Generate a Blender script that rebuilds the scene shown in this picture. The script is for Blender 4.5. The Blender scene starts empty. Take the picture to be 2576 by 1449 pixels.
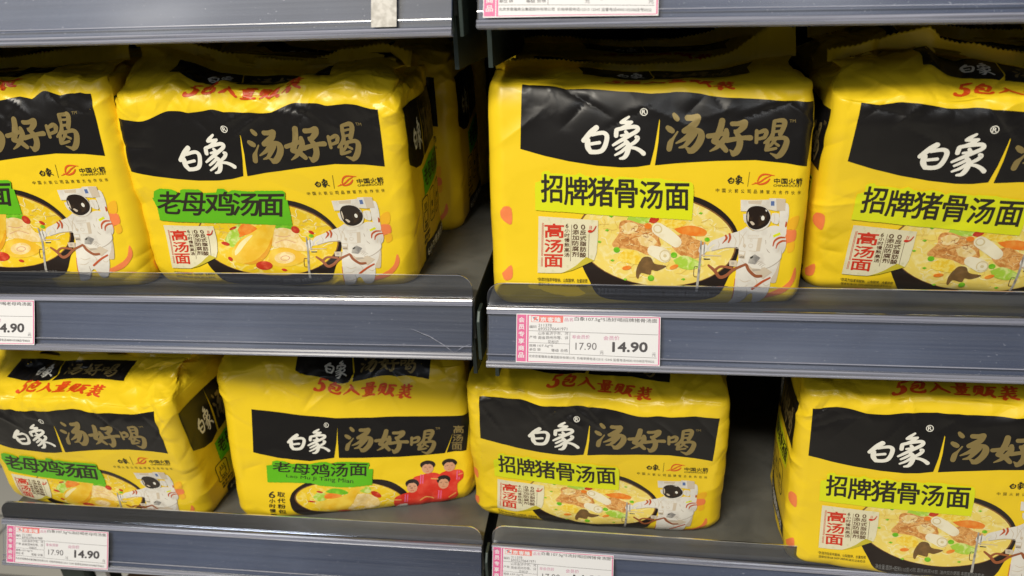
import bpy, bmesh, math, random
import numpy as np
from mathutils import Vector, Matrix
from mathutils.geometry import tessellate_polygon
R = math.radians
scene = bpy.context.scene
COL = scene.collection

# ------------------------------------------------------------------ camera
cam = bpy.data.cameras.new('camera')
cam.sensor_width = 36.0
cam.lens = 36.0 * 1950.0 / 2576.0
cam.clip_start = 0.01
cam.clip_end = 60
camo = bpy.data.objects.new('camera', cam)
COL.objects.link(camo)
yaw, pitch, roll = R(8.042), R(25.590), R(-2.420)
fw = Vector((-math.sin(yaw) * math.cos(pitch), math.cos(yaw) * math.cos(pitch), -math.sin(pitch)))
r0 = Vector((math.cos(yaw), math.sin(yaw), 0))
u0 = r0.cross(fw)
rr = math.cos(roll) * r0 + math.sin(roll) * u0
uu = -math.sin(roll) * r0 + math.cos(roll) * u0
camo.matrix_world = Matrix(((rr.x, uu.x, -fw.x, 0.0), (rr.y, uu.y, -fw.y, -0.51323),
                            (rr.z, uu.z, -fw.z, 0.31495), (0, 0, 0, 1)))
cam.dof.use_dof = True
cam.dof.focus_distance = 0.62
cam.dof.aperture_fstop = 7.0
scene.camera = camo

# ------------------------------------------------------------------ world, lamps, exposure
W = bpy.data.worlds.new('World')
scene.world = W
W.use_nodes = True
bg = W.node_tree.nodes['Background']
bg.inputs[0].default_value = (0.80, 0.88, 1.0, 1)
bg.inputs[1].default_value = 0.062
scene.view_settings.view_transform = 'Standard'
scene.view_settings.look = 'None'
scene.view_settings.exposure = 0.0
scene.view_settings.gamma = 1.0


def lamp(name, loc, aim, sx, sy, watts, colr):
    l = bpy.data.lights.new(name, 'AREA')
    l.shape = 'RECTANGLE'
    l.size, l.size_y, l.energy, l.color = sx, sy, watts, colr
    o = bpy.data.objects.new(name, l)
    COL.objects.link(o)
    o.location = loc
    o.rotation_euler = (Vector(aim) - Vector(loc)).to_track_quat('-Z', 'Y').to_euler()
    return o


lamp('ceiling_lamp', (-0.75, -1.55, 1.75), (0, 0.05, 0.05), 1.2, 0.18, 70, (1.0, 0.93, 0.80))
lamp('ceiling_lamp', (1.0, -2.6, 1.9), (0, 0.05, 0.05), 1.2, 0.25, 9, (0.90, 0.95, 1.0))
lamp('ceiling_lamp', (-2.2, -3.4, 1.9), (0, 0.05, 0.05), 1.2, 0.3, 11, (0.90, 0.95, 1.0))
scene.cycles.use_denoising = True
scene.cycles.max_bounces = 8
scene.cycles.transparent_max_bounces = 12
scene.cycles.caustics_reflective = False
scene.cycles.caustics_refractive = False


# ------------------------------------------------------------------ materials
def lin(h):
    c = [int(h[i:i + 2], 16) / 255 for i in (0, 2, 4)]
    return tuple(x / 12.92 if x <= .04045 else ((x + .055) / 1.055) ** 2.4 for x in c) + (1,)


MATS = {}
FB = (24, .55, .0011)          # faint unevenness of the film


def mat(name, rgb, rough=.4, metal=0., spec=.5, coat=0., noise=None, bump=None, coord='UV', mix=None):
    """rgb: linear; noise=(scale, rgb2, contrast lo, hi) second colour in the ink, a real mottle of the surface"""
    if bump is None and not name.startswith('tag') and name.endswith(('_ink', '_paper', '_text', '_soup', '_shade', '_white', '_beige', '_red', '_film', '_core', '_dark')):
        bump = FB
    m = bpy.data.materials.new(name)
    m.use_nodes = True
    nt = m.node_tree
    b = nt.nodes['Principled BSDF']
    b.inputs['Base Color'].default_value = tuple(rgb[:3]) + (1,)
    b.inputs['Roughness'].default_value = rough
    b.inputs['Metallic'].default_value = metal
    b.inputs['Specular IOR Level'].default_value = spec
    b.inputs['Coat Weight'].default_value = coat
    b.inputs['Coat Roughness'].default_value = .18
    if noise or bump:
        tc = nt.nodes.new('ShaderNodeTexCoord')
    if noise:
        n = nt.nodes.new('ShaderNodeTexNoise')
        n.inputs['Scale'].default_value = noise[0]
        n.inputs['Detail'].default_value = 5
        n.inputs['Distortion'].default_value = noise[4] if len(noise) > 4 else 0.
        cr = nt.nodes.new('ShaderNodeValToRGB')
        cr.color_ramp.elements[0].position = noise[2]
        cr.color_ramp.elements[1].position = noise[3]
        cr.color_ramp.elements[0].color = tuple(rgb[:3]) + (1,)
        cr.color_ramp.elements[1].color = tuple(noise[1][:3]) + (1,)
        nt.links.new(tc.outputs[coord], n.inputs['Vector'])
        nt.links.new(n.outputs['Fac'], cr.inputs[0])
        nt.links.new(cr.outputs[0], b.inputs['Base Color'])
    if bump:
        n2 = nt.nodes.new('ShaderNodeTexNoise')
        n2.inputs['Scale'].default_value = bump[0]
        n2.inputs['Detail'].default_value = 3
        if bump is FB:           # fine sharp crinkles of thin film
            n2.noise_type = 'RIDGED_MULTIFRACTAL'
            n2.inputs['Detail'].default_value = 2.2
            n2.inputs['Distortion'].default_value = .6
        bp = nt.nodes.new('ShaderNodeBump')
        bp.inputs['Strength'].default_value = bump[1]
        bp.inputs['Distance'].default_value = bump[2]
        nt.links.new(tc.outputs['Object'], n2.inputs['Vector'])
        nt.links.new(n2.outputs['Fac'], bp.inputs['Height'])
        nt.links.new(bp.outputs[0], b.inputs['Normal'])
    MATS[name] = m
    return m


mat('yellow_film', (.855, .605, .018), .34, bump=FB, spec=.45)
mat('black_ink', (.009, .008, .008), .34, bump=FB, spec=.42)
mat('white_ink', (.80, .78, .70), .4)
mat('gold_ink', (.30, .225, .085), .38, metal=.35)
mat('grey_ink', (.20, .20, .20), .5)
mat('red_ink', (.70, .075, .008), .42)
mat('lime_ink', (.70, .74, .008), .4)
mat('green_ink', (.115, .47, .008), .4)
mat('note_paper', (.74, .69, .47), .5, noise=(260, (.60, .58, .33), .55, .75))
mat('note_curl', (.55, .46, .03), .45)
mat('brown_ink', (.10, .035, .012), .5)
mat('note_red', (.60, .035, .012), .45)
mat('dark_text', (.022, .018, .010), .45)
mat('bowl_ink', (.020, .013, .010), .3)
mat('bowl_rim_ink', (.22, .10, .03), .3)
mat('pork_soup', (.82, .64, .14), .4, noise=(120, (.86, .74, .32), .48, .66, 1.5))
mat('hen_soup', (.80, .55, .015), .4, noise=(110, (.84, .68, .16), .5, .66, 1.5))
mat('noodle_ink', (.85, .76, .40), .4)
mat('noodle_deep', (.72, .52, .11), .4)
mat('meat_ink', (.52, .20, .04), .45, noise=(150, (.78, .42, .13), .40, .62, 2.0))
mat('bone_ink', (.84, .78, .58), .45, noise=(90, (.72, .60, .36), .5, .75))
mat('bone_core', (.66, .55, .30), .5)
mat('corn_ink', (.83, .55, .03), .4, noise=(330, (.88, .70, .14), .42, .58))
mat('carrot_ink', (.80, .20, .015), .4, noise=(130, (.84, .33, .05), .45, .65))
mat('mushroom_ink', (.15, .085, .03), .35, noise=(170, (.22, .12, .04), .45, .65))
mat('pea_ink', (.13, .46, .01), .4, noise=(200, (.26, .62, .03), .45, .65))
mat('leaf_ink', (.38, .60, .05), .4, noise=(170, (.66, .75, .25), .45, .62, 1.0))
mat('date_ink', (.52, .035, .012), .35, noise=(200, (.70, .12, .05), .5, .68))
mat('chicken_ink', (.78, .46, .020), .4, noise=(60, (.84, .60, .075), .42, .62))
mat('hen_dark', (.70, .30, .012), .4, noise=(60, (.78, .42, .02), .42, .62))
mat('slice_ink', (.78, .56, .20), .45, noise=(140, (.86, .70, .38), .42, .62, 1.5))
mat('suit_white', (.74, .71, .64), .45, noise=(95, (.62, .58, .52), .5, .72))
mat('suit_shade', (.44, .38, .31), .45)
mat('suit_beige', (.60, .51, .39), .45)
mat('visor_ink', (.022, .014, .010), .25, noise=(45, (.13, .075, .03), .52, .75))
mat('suit_red', (.50, .09, .025), .45)
mat('strap_ink', (.30, .09, .03), .5)
mat('tool_grey', (.42, .40, .36), .4, noise=(160, (.22, .21, .2), .45, .65))
mat('patch_blue', (.10, .16, .36), .4)
mat('coral_ink', (.86, .23, .07), .42)
mat('orange_ink', (.86, .46, .02), .42)
mat('logo_red', (.70, .10, .015), .42)
mat('jersey_red', (.68, .035, .018), .45, noise=(90, (.78, .09, .05), .48, .7))
mat('jersey_pink', (.75, .14, .30), .45)
mat('jersey_gold', (.80, .38, .10), .45)
mat('skin_ink', (.66, .34, .20), .5)
mat('skin_shade', (.46, .19, .11), .5)
mat('hair_ink', (.022, .013, .010), .45)
mat('tag_paper', (.73, .73, .75), .6)
mat('tag_pink', (.66, .13, .30), .55)
mat('tag_logo', (.76, .20, .17), .55)
mat('tag_text', (.06, .055, .06), .6)
mat('tag_thin', (.16, .15, .16), .6)
mat('tag_rose', (.56, .22, .36), .6)
mat('tag_navy', (.10, .12, .26), .6)
mat('deck_metal', (.165, .165, .150), .40, metal=.3, noise=(26, (.115, .115, .104), .45, .72, 1.2), bump=(900, .06, .0005), coord='Object')
mat('bracket_metal', (.035, .05, .045), .45, metal=.3)
mat('back_metal', (.03, .03, .03), .6)
mat('floor_tile', (.62, .60, .54), .3)
mat('carton_brown', (.22, .12, .06), .7)
mat('post_white', (.7, .7, .68), .5)
mat('paper_tape', (.46, .44, .41), .8, noise=(240, (.62, .60, .57), .4, .6), coord='Object')


def rail_material():
    m = bpy.data.materials.new('rail_plastic')
    m.use_nodes = True
    nt = m.node_tree
    b = nt.nodes['Principled BSDF']
    tc = nt.nodes.new('ShaderNodeTexCoord')
    mp = nt.nodes.new('ShaderNodeMapping')
    mp.inputs['Scale'].default_value = (2.0, 420, 420)
    n = nt.nodes.new('ShaderNodeTexNoise')
    n.inputs['Scale'].default_value = 1.0
    n.inputs['Detail'].default_value = 4
    cr = nt.nodes.new('ShaderNodeValToRGB')
    cr.color_ramp.elements[0].color = (.064, .082, .142, 1)
    cr.color_ramp.elements[1].color = (.084, .106, .172, 1)
    cr.color_ramp.elements[0].position = .35
    cr.color_ramp.elements[1].position = .68
    nt.links.new(tc.outputs['Object'], mp.inputs[0])
    nt.links.new(mp.outputs[0], n.inputs['Vector'])
    nt.links.new(n.outputs['Fac'], cr.inputs[0])
    nt.links.new(cr.outputs[0], b.inputs['Base Color'])
    mr = nt.nodes.new('ShaderNodeMapRange')
    mr.inputs['To Min'].default_value = .34
    mr.inputs['To Max'].default_value = .48
    nt.links.new(n.outputs['Fac'], mr.inputs[0])
    nt.links.new(mr.outputs[0], b.inputs['Roughness'])
    sp = nt.nodes.new('ShaderNodeTexNoise')      # flecks of dust and chips
    sp.inputs['Scale'].default_value = 800
    sp.inputs['Detail'].default_value = 1
    mp2 = nt.nodes.new('ShaderNodeMapping')
    mp2.inputs['Scale'].default_value = (.7, 1, 1)
    nt.links.new(tc.outputs['Object'], mp2.inputs[0])
    nt.links.new(mp2.outputs[0], sp.inputs['Vector'])
    c2 = nt.nodes.new('ShaderNodeValToRGB')
    c2.color_ramp.elements[0].position = .735
    c2.color_ramp.elements[1].position = .78
    nt.links.new(sp.outputs['Fac'], c2.inputs[0])
    sm_ = nt.nodes.new('ShaderNodeTexNoise')     # smears of handling
    sm_.inputs['Scale'].default_value = 9
    sm_.inputs['Detail'].default_value = 4
    sm_.inputs['Distortion'].default_value = 1.5
    nt.links.new(tc.outputs['Object'], sm_.inputs['Vector'])
    mxs = nt.nodes.new('ShaderNodeMix')
    mxs.data_type = 'RGBA'
    mxs.blend_type = 'MULTIPLY'
    mxs.inputs[0].default_value = .55
    c3 = nt.nodes.new('ShaderNodeValToRGB')
    c3.color_ramp.elements[0].position = .35
    c3.color_ramp.elements[1].position = .68
    c3.color_ramp.elements[0].color = (.55, .58, .66, 1)
    nt.links.new(sm_.outputs['Fac'], c3.inputs[0])
    nt.links.new(cr.outputs[0], mxs.inputs[6])
    nt.links.new(c3.outputs[0], mxs.inputs[7])
    mxf = nt.nodes.new('ShaderNodeMix')
    mxf.data_type = 'RGBA'
    nt.links.new(c2.outputs[0], mxf.inputs[0])
    nt.links.new(mxs.outputs[2], mxf.inputs[6])
    mxf.inputs[7].default_value = (.34, .36, .43, 1)
    nt.links.new(mxf.outputs[2], b.inputs['Base Color'])
    b.inputs['Specular IOR Level'].default_value = .28
    MATS['rail_plastic'] = m


rail_material()


def clear_material(name, tint, rough, base_refl, milk, milk_rgb):
    m = bpy.data.materials.new(name)
    m.use_nodes = True
    nt = m.node_tree
    nt.nodes.remove(nt.nodes['Principled BSDF'])
    out = nt.nodes['Material Output']
    tr = nt.nodes.new('ShaderNodeBsdfTransparent')
    tr.inputs[0].default_value = tint
    gl = nt.nodes.new('ShaderNodeBsdfGlossy')
    gl.inputs['Roughness'].default_value = rough
    df = nt.nodes.new('ShaderNodeBsdfDiffuse')
    df.inputs[0].default_value = milk_rgb
    fr = nt.nodes.new('ShaderNodeFresnel')
    fr.inputs[0].default_value = 1.5 if name != 'clear_plastic' else 1.3
    mx0 = nt.nodes.new('ShaderNodeMixShader')
    tc = nt.nodes.new('ShaderNodeTexCoord')
    mp = nt.nodes.new('ShaderNodeMapping')
    mp.inputs['Scale'].default_value = (5, 700, 700)
    nz = nt.nodes.new('ShaderNodeTexNoise')
    nz.inputs['Detail'].default_value = 4
    nz.inputs['Scale'].default_value = 1
    mr = nt.nodes.new('ShaderNodeMapRange')
    mr.inputs['From Min'].default_value = .4
    mr.inputs['From Max'].default_value = .75
    mr.inputs['To Min'].default_value = milk * .6
    mr.inputs['To Max'].default_value = milk * 1.8
    nt.links.new(tc.outputs['Object'], mp.inputs[0])
    nt.links.new(mp.outputs[0], nz.inputs['Vector'])
    nt.links.new(nz.outputs['Fac'], mr.inputs[0])
    nt.links.new(mr.outputs[0], mx0.inputs[0])
    nt.links.new(tr.outputs[0], mx0.inputs[1])
    nt.links.new(df.outputs[0], mx0.inputs[2])
    ad = nt.nodes.new('ShaderNodeMath')
    ad.operation = 'ADD'
    ad.inputs[1].default_value = base_refl
    nt.links.new(fr.outputs[0], ad.inputs[0])
    mx = nt.nodes.new('ShaderNodeMixShader')
    nt.links.new(ad.outputs[0], mx.inputs[0])
    nt.links.new(mx0.outputs[0], mx.inputs[1])
    nt.links.new(gl.outputs[0], mx.inputs[2])
    nt.links.new(mx.outputs[0], out.inputs[0])
    MATS[name] = m


clear_material('clear_plastic', (.95, .96, .98, 1), .48, .0, .03, (.5, .53, .6, 1))
clear_material('lip_plastic', (.80, .82, .88, 1), .10, .015, .05, (.42, .45, .55, 1))
clear_material('ridge_plastic', (.75, .77, .83, 1), .22, .10, .38, (.56, .58, .72, 1))


def tile_material():
    m = MATS['floor_tile']
    nt = m.node_tree
    b = nt.nodes['Principled BSDF']
    tc = nt.nodes.new('ShaderNodeTexCoord')
    br = nt.nodes.new('ShaderNodeTexBrick')
    br.inputs['Scale'].default_value = 1.6
    br.offset = 0
    br.inputs['Color1'].default_value = (.60, .58, .52, 1)
    br.inputs['Color2'].default_value = (.64, .62, .56, 1)
    br.inputs['Mortar'].default_value = (.25, .24, .22, 1)
    br.inputs['Mortar Size'].default_value = .006
    nt.links.new(tc.outputs['Object'], br.inputs['Vector'])
    nt.links.new(br.outputs[0], b.inputs['Base Color'])


tile_material()


# ------------------------------------------------------------------ object helpers
def root(name, loc, rz, label, cat, group=None):
    o = bpy.data.objects.new(name, None)
    o.empty_display_size = .02
    COL.objects.link(o)
    o.location = loc
    o.rotation_euler = (0, 0, rz)
    o['label'] = label
    o['category'] = cat
    if group:
        o['group'] = group
    return o


def link(name, me, parent=None):
    o = bpy.data.objects.new(name, me)
    COL.objects.link(o)
    if parent is not None:
        o.parent = parent
    return o


def pyobj(name, V, Fc, mats, parent=None, mi=None, smooth=False, normals=None, uv=None):
    me = bpy.data.meshes.new(name)
    me.from_pydata([tuple(map(float, v)) for v in V], [], Fc)
    for m in mats:
        me.materials.append(MATS[m])
    if mi is not None:
        me.polygons.foreach_set('material_index', np.array(mi, dtype=np.int32))
    if smooth:
        me.polygons.foreach_set('use_smooth', np.ones(len(me.polygons), dtype=bool))
    if uv is not None:
        ul = me.uv_layers.new(name='print')
        li = np.empty(len(me.loops), dtype=np.int32)
        me.loops.foreach_get('vertex_index', li)
        ul.data.foreach_set('uv', np.ascontiguousarray(uv[li], dtype=np.float32).ravel())
    if normals is not None and len(V):
        me.normals_split_custom_set_from_vertices([tuple(map(float, n)) for n in normals])
    return link(name, me, parent)


def extrude_x(name, prof, x0, x1, m, parent, dz0=0., dz1=0., bevel=0.):
    """closed (y,z) outline swept along x"""
    n = len(prof)
    V = [(x0, y, z + dz0) for y, z in prof] + [(x1, y, z + dz1) for y, z in prof]
    Fc = [(i, (i + 1) % n, n + (i + 1) % n, n + i) for i in range(n)]
    Fc += [tuple(range(n))[::-1], tuple(range(n, 2 * n))]
    o = pyobj(name, V, Fc, [m], parent)
    bm = bmesh.new()
    bm.from_mesh(o.data)
    bmesh.ops.recalc_face_normals(bm, faces=bm.faces)
    if bevel:
        bmesh.ops.bevel(bm, geom=[e for e in bm.edges], offset=bevel, segments=2, affect='EDGES', profile=.5)
    bm.to_mesh(o.data)
    bm.free()
    return o


def box(name, lo, hi, m, parent=None, bevel=0.):
    return extrude_x(name, [(lo[1], lo[2]), (hi[1], lo[2]), (hi[1], hi[2]), (lo[1], hi[2])], lo[0], hi[0], m, parent, bevel=bevel)


# ------------------------------------------------------------------ flat printed artwork (2-D, millimetres)
GLY = {}


def glyph(body, off):
    k = (body, off)
    if k not in GLY:
        cu = bpy.data.curves.new('text', 'FONT')
        cu.body = body
        cu.offset = off
        cu.resolution_u = 3
        o = bpy.data.objects.new('text', cu)
        COL.objects.link(o)
        dg = bpy.context.evaluated_depsgraph_get()
        ev = o.evaluated_get(dg)
        me = ev.to_mesh()
        v = np.array([p.co[:2] for p in me.vertices]) if len(me.vertices) else np.zeros((0, 2))
        f = [tuple(p.vertices) for p in me.polygons]
        ev.to_mesh_clear()
        bpy.data.objects.remove(o)
        bpy.data.curves.remove(cu)
        if len(v):
            lo, hi = v.min(0), v.max(0)
            v = (v - lo) / np.maximum(hi - lo, 1e-6)
        GLY[k] = (v, f)
    return GLY[k]


def smooth_pts(P, n=6):
    P = np.array(P, float)
    if len(P) < 3:
        t = np.linspace(0, 1, n + 1)[:, None]
        return P[0] * (1 - t) + P[1] * t
    Q = np.vstack([2 * P[0] - P[1], P, 2 * P[-1] - P[-2]])
    out = []
    for i in range(1, len(Q) - 2):
        for k in range(n):
            t = k / n
            a, b, c, d = Q[i - 1], Q[i], Q[i + 1], Q[i + 2]
            out.append(.5 * ((2 * b) + (c - a) * t + (2 * a - 5 * b + 4 * c - d) * t * t + (3 * b - a - 3 * c + d) * t ** 3))
    out.append(P[-1])
    return np.array(out)


class Art:
    """collects polygons in a flat millimetre artboard; tr maps traced units to the artboard"""

    def __init__(self, tr=None):
        self.v, self.f, self.m = [], [], []
        self.mats = []
        self.tr = tr or (lambda p: np.asarray(p, float))
        self.bump_ = 0

    def _mi(self, m):
        if m not in self.mats:
            self.mats.append(m)
        return self.mats.index(m)

    def _add(self, P, faces, m, lay, step=0.):
        P = self.tr(P)
        b = len(self.v)
        self.bump_ += 1
        for i, p in enumerate(P):
            self.v.append((p[0], p[1], lay + self.bump_ * .0015 + i * step))
        k = self._mi(m)
        for f in faces:
            self.f.append(tuple(b + i for i in f))
            self.m.append(k)

    def poly(self, P, m, lay=0., smooth=0):
        P = np.array(P, float)
        if smooth:
            P = smooth_pts(np.vstack([P, P[:1]]), smooth)[:-1]
        P = np.asarray(P, float)
        tris = tessellate_polygon([[Vector((x, y, 0)) for x, y in P]])
        self._add(P, tris, m, lay)

    def ell(self, cx, cy, rx, ry, m, lay=0., a=0., n=28, ring=None):
        t = np.linspace(0, 2 * math.pi, n, endpoint=False)
        ca, sa = math.cos(R(a)), math.sin(R(a))
        E = lambda s1, s2: np.stack([cx + ca * s1 * np.cos(t) - sa * s2 * np.sin(t), cy + sa * s1 * np.cos(t) + ca * s2 * np.sin(t)], 1)
        if ring:
            P = np.vstack([E(rx, ry), E(rx - ring, ry - ring)])
            self._add(P, [(i, (i + 1) % n, n + (i + 1) % n, n + i) for i in range(n)], m, lay)
        else:
            self._add(E(rx, ry), [tuple(range(n))], m, lay)

    def stroke(self, P, m, lay=0., n=5, square=False):
        P = np.array(P, float)
        if P.shape[1] == 2:
            raise ValueError
        S = smooth_pts(P, n)
        xy, w = S[:, :2], np.maximum(S[:, 2], 1) * .5
        d = np.gradient(xy, axis=0)
        d /= np.maximum(np.linalg.norm(d, axis=1), 1e-6)[:, None]
        nn = np.stack([-d[:, 1], d[:, 0]], 1)
        k = len(xy)
        V = list(xy + nn * w[:, None]) + list(xy - nn * w[:, None])
        Fc = [(i, i + 1, k + i + 1, k + i) for i in range(k - 1)]
        if not square:
            for e, sg in ((0, -1), (k - 1, 1)):
                b = len(V)
                for q in range(1, 6):
                    a = math.pi * q / 6
                    V.append(xy[e] + nn[e] * w[e] * math.cos(a) + d[e] * sg * w[e] * math.sin(a))
                Fc.append((e, b, b + 1, b + 2, b + 3, b + 4, k + e))
        order = np.concatenate([np.arange(k), np.arange(k), np.full(len(V) - 2 * k, k)])
        P2 = self.tr(np.array(V))
        b = len(self.v)
        self.bump_ += 1
        for i, p in enumerate(P2):
            self.v.append((p[0], p[1], lay + self.bump_ * .0016 + order[i] * .0002))
        mi = self._mi(m)
        for f in Fc:
            self.f.append(tuple(b + i for i in f))
            self.m.append(mi)

    def text(self, body, quad, m, lay=0., off=0., slant=0.):
        """quad: (x0,y0,x1,y1) box or four corners TL TR BR BL in traced units (y down)"""
        v, f = glyph(body, 0.)
        if not len(v):
            return
        if off > .011 and len(body) < 12:
            q0 = [(quad[0], quad[1]), (quad[2], quad[1]), (quad[2], quad[3]), (quad[0], quad[3])] if not hasattr(quad[0], '__len__') else quad
            q0 = np.array(q0, float)
            e = off * 1.0 * abs(q0[3] - q0[0]).max()
            for k in range(8):
                g = k * math.pi / 4
                self.text(body, [tuple(c + np.array([math.cos(g) * e, math.sin(g) * e]) + np.sign(q0.mean(0) - c) * e) for c in q0], m, lay, 0., slant)
            off = 0.
        if len(quad) == 4 and not hasattr(quad[0], '__len__'):
            x0, y0, x1, y1 = quad
            quad = [(x0, y0), (x1, y0), (x1, y1), (x0, y1)]
        q = np.array(quad, float)
        s, t = v[:, :1], v[:, 1:]
        s = s + slant * (t - .5)
        P = (q[3] * (1 - s) + q[2] * s) * (1 - t) + (q[0] * (1 - s) + q[1] * s) * t
        self._add(P, f, m, lay)

    def finish(self, grid=2.0):
        bm = bmesh.new()
        vs = [bm.verts.new(p) for p in self.v]
        for f, k in zip(self.f, self.m):
            try:
                fa = bm.faces.new([vs[i] for i in f])
                fa.material_index = k
            except ValueError:
                pass
        if grid and len(self.v):
            a = np.array(self.v)
            for ax in (0, 1):
                lo, hi = a[:, ax].min(), a[:, ax].max()
                for k in range(int(math.floor(lo / grid)) + 1, int(math.ceil(hi / grid))):
                    co, no = [0, 0, 0], [0, 0, 0]
                    co[ax], no[ax] = k * grid, 1
                    bmesh.ops.bisect_plane(bm, geom=bm.verts[:] + bm.edges[:] + bm.faces[:], dist=1e-5, plane_co=co, plane_no=no)
        bm.verts.index_update()
        V = np.array([v.co[:] for v in bm.verts]) if len(bm.verts) else np.zeros((0, 3))
        Fc = []
        for f in bm.faces:
            q = [v.index for v in f.verts]
            ar = sum(V[q[i - 1]][0] * V[q[i]][1] - V[q[i]][0] * V[q[i - 1]][1] for i in range(len(q)))
            Fc.append(q if ar > 0 else q[::-1])
        mi = [f.material_index for f in bm.faces]
        bm.free()
        self.out = (V, Fc, mi, list(self.mats))
        return self


# tracing frames: sheet units -> artboard millimetres (u from the band's centre, v up from the print's foot)
H_B = np.array([[0.000299814, -7.17478e-05, -0.162549], [-5.38842e-06, -0.000324616, 0.233787], [5.29365e-05, -0.000248738, 1.0]])
H_C = np.array([[0.000284816, 1.93632e-05, -0.484764], [8.93668e-06, -0.000301045, 0.205177], [3.46736e-05, -0.000147454, 1.0]])
H_F = np.array([[0.000320324, -1.99441e-06, -0.28776], [-5.7918e-06, -0.00035739, 0.462563], [-4.65773e-05, -0.000104001, 1.0]])


def frame(H, ox, oy, sc, du=0., dv=0.):
    def tr(P):
        P = np.asarray(P, float)
        x = (ox + P[:, 0] / sc) / 1.5404
        y = (oy + P[:, 1] / sc) / 1.5404
        w = H[2, 0] * x + H[2, 1] * y + 1
        return np.stack([(H[0, 0] * x + H[0, 1] * y + H[0, 2]) / w * 1e3 + du, (H[1, 0] * x + H[1, 1] * y + H[1, 2]) / w * 1e3 + dv], 1)
    return tr


fA = frame(H_C, 2220, 420, 6.0375)
fBt = frame(H_C, 2540, 420, 4.6)
fD = frame(H_C, 2060, 660, 2.898)
fE = frame(H_C, 2680, 740, 3.293)
fF = frame(H_B, 560, 720, 3.293)
fH = frame(H_F, 900, 1760, 2.7404)
fDisp = frame(H_C, 0, 0, 1 / 1.5404)
fDispF = frame(H_F, 0, 0, 1 / 1.5404)

BRAND = [  # two brush characters
    [(540, 540, 125), (400, 660, 130), (240, 835, 105)],
    [(335, 830, 130), (340, 980, 130), (400, 1085, 105)],
    [(440, 700, 80), (600, 660, 90), (720, 655, 95), (785, 720, 110), (772, 850, 110), (725, 980, 112), (655, 1060, 105), (540, 1090, 100), (400, 1090, 105)],
    [(410, 910, 75), (520, 890, 75), (612, 875, 78)],
    [(1300, 265, 60), (1180, 350, 85), (1120, 400, 80)],
    [(1120, 400, 80), (1250, 395, 80), (1370, 380, 60)],
    [(1370, 385, 60), (1270, 455, 75), (1130, 525, 70)],
    [(1000, 705, 105), (1008, 610, 105), (1020, 570, 90), (1150, 535, 85), (1350, 495, 90), (1470, 490, 92), (1510, 535, 105), (1465, 600, 95), (1350, 670, 95), (1200, 760, 92), (1050, 850, 80), (930, 925, 58)],
    [(1225, 610, 80), (1290, 690, 85)], [(1115, 703, 58), (1220, 683, 65)],
    [(1200, 800, 80), (1275, 890, 115), (1285, 1000, 115), (1240, 1130, 110), (1180, 1200, 88), (1090, 1225, 50)],
    [(1230, 860, 75), (1100, 950, 72), (1000, 1012, 58)], [(1250, 960, 80), (1120, 1070, 72), (980, 1148, 50)],
    [(1340, 905, 75), (1450, 830, 90), (1508, 745, 95), (1470, 722, 85)],
    [(1330, 965, 65), (1450, 980, 80), (1560, 1030, 95), (1640, 1095, 108)]]
SLOGAN = [  # three brush characters
    [(325, 165, 60), (350, 200, 78), (380, 232, 72)], [(210, 383, 70), (250, 410, 90), (290, 435, 80)],
    [(385, 450, 26), (310, 560, 42), (258, 640, 85), (232, 745, 85)],
    [(560, 218, 82), (660, 218, 85), (750, 200, 95)], [(750, 205, 100), (705, 300, 100), (610, 370, 100), (505, 432, 85)],
    [(505, 432, 80), (640, 420, 75), (780, 438, 88), (810, 510, 108), (780, 610, 110), (720, 700, 105), (650, 765, 100), (595, 785, 75)],
    [(600, 770, 85), (520, 708, 22)],
    [(610, 475, 85), (520, 560, 68), (360, 645, 26)], [(685, 480, 90), (600, 590, 82), (510, 690, 58), (412, 722, 26)],
    [(1185, 225, 95), (1160, 340, 100), (1105, 490, 98), (1035, 600, 88)], [(1035, 600, 85), (1150, 650, 90), (1248, 755, 78)],
    [(1258, 400, 75), (1258, 500, 88), (1190, 600, 88), (1080, 710, 58), (965, 775, 22)],
    [(930, 512, 75), (1050, 492, 75), (1200, 460, 68), (1280, 440, 55)],
    [(1365, 280, 75), (1480, 275, 75), (1580, 250, 90)], [(1595, 255, 95), (1570, 320, 100), (1490, 400, 82), (1430, 430, 75)],
    [(1410, 405, 40), (1460, 480, 80), (1498, 560, 100), (1490, 680, 100), (1440, 775, 100), (1380, 820, 82)], [(1385, 815, 85), (1318, 750, 20)],
    [(1265, 580, 80), (1400, 555, 70), (1550, 530, 70), (1690, 525, 85)],
    [(1805, 400, 60), (1800, 500, 60), (1795, 605, 55)], [(1830, 430, 50), (1945, 392, 70), (1978, 425, 72), (1950, 505, 60)], [(1950, 510, 55), (1890, 530, 52), (1820, 545, 48)],
    [(2125, 225, 60), (2110, 330, 60), (2095, 450, 60)], [(2130, 215, 50), (2280, 203, 75), (2310, 250, 82), (2280, 350, 78), (2228, 455, 72)],
    [(2150, 308, 38), (2250, 300, 38)], [(2120, 412, 45), (2225, 398, 42)],
    [(2100, 430, 62), (2060, 520, 72), (1942, 612, 40)], [(2080, 545, 55), (2200, 525, 58), (2300, 522, 72), (2345, 580, 88), (2300, 720, 95), (2230, 820, 92), (2165, 865, 68)], [(2165, 860, 70), (2048, 802, 18)],
    [(2130, 560, 58), (2060, 650, 46), (2012, 690, 36)], [(2110, 600, 36), (2195, 660, 45)], [(2008, 580, 56), (1985, 690, 66), (1968, 740, 55)], [(1968, 742, 52), (2060, 730, 48), (2150, 710, 42)]]
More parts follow.
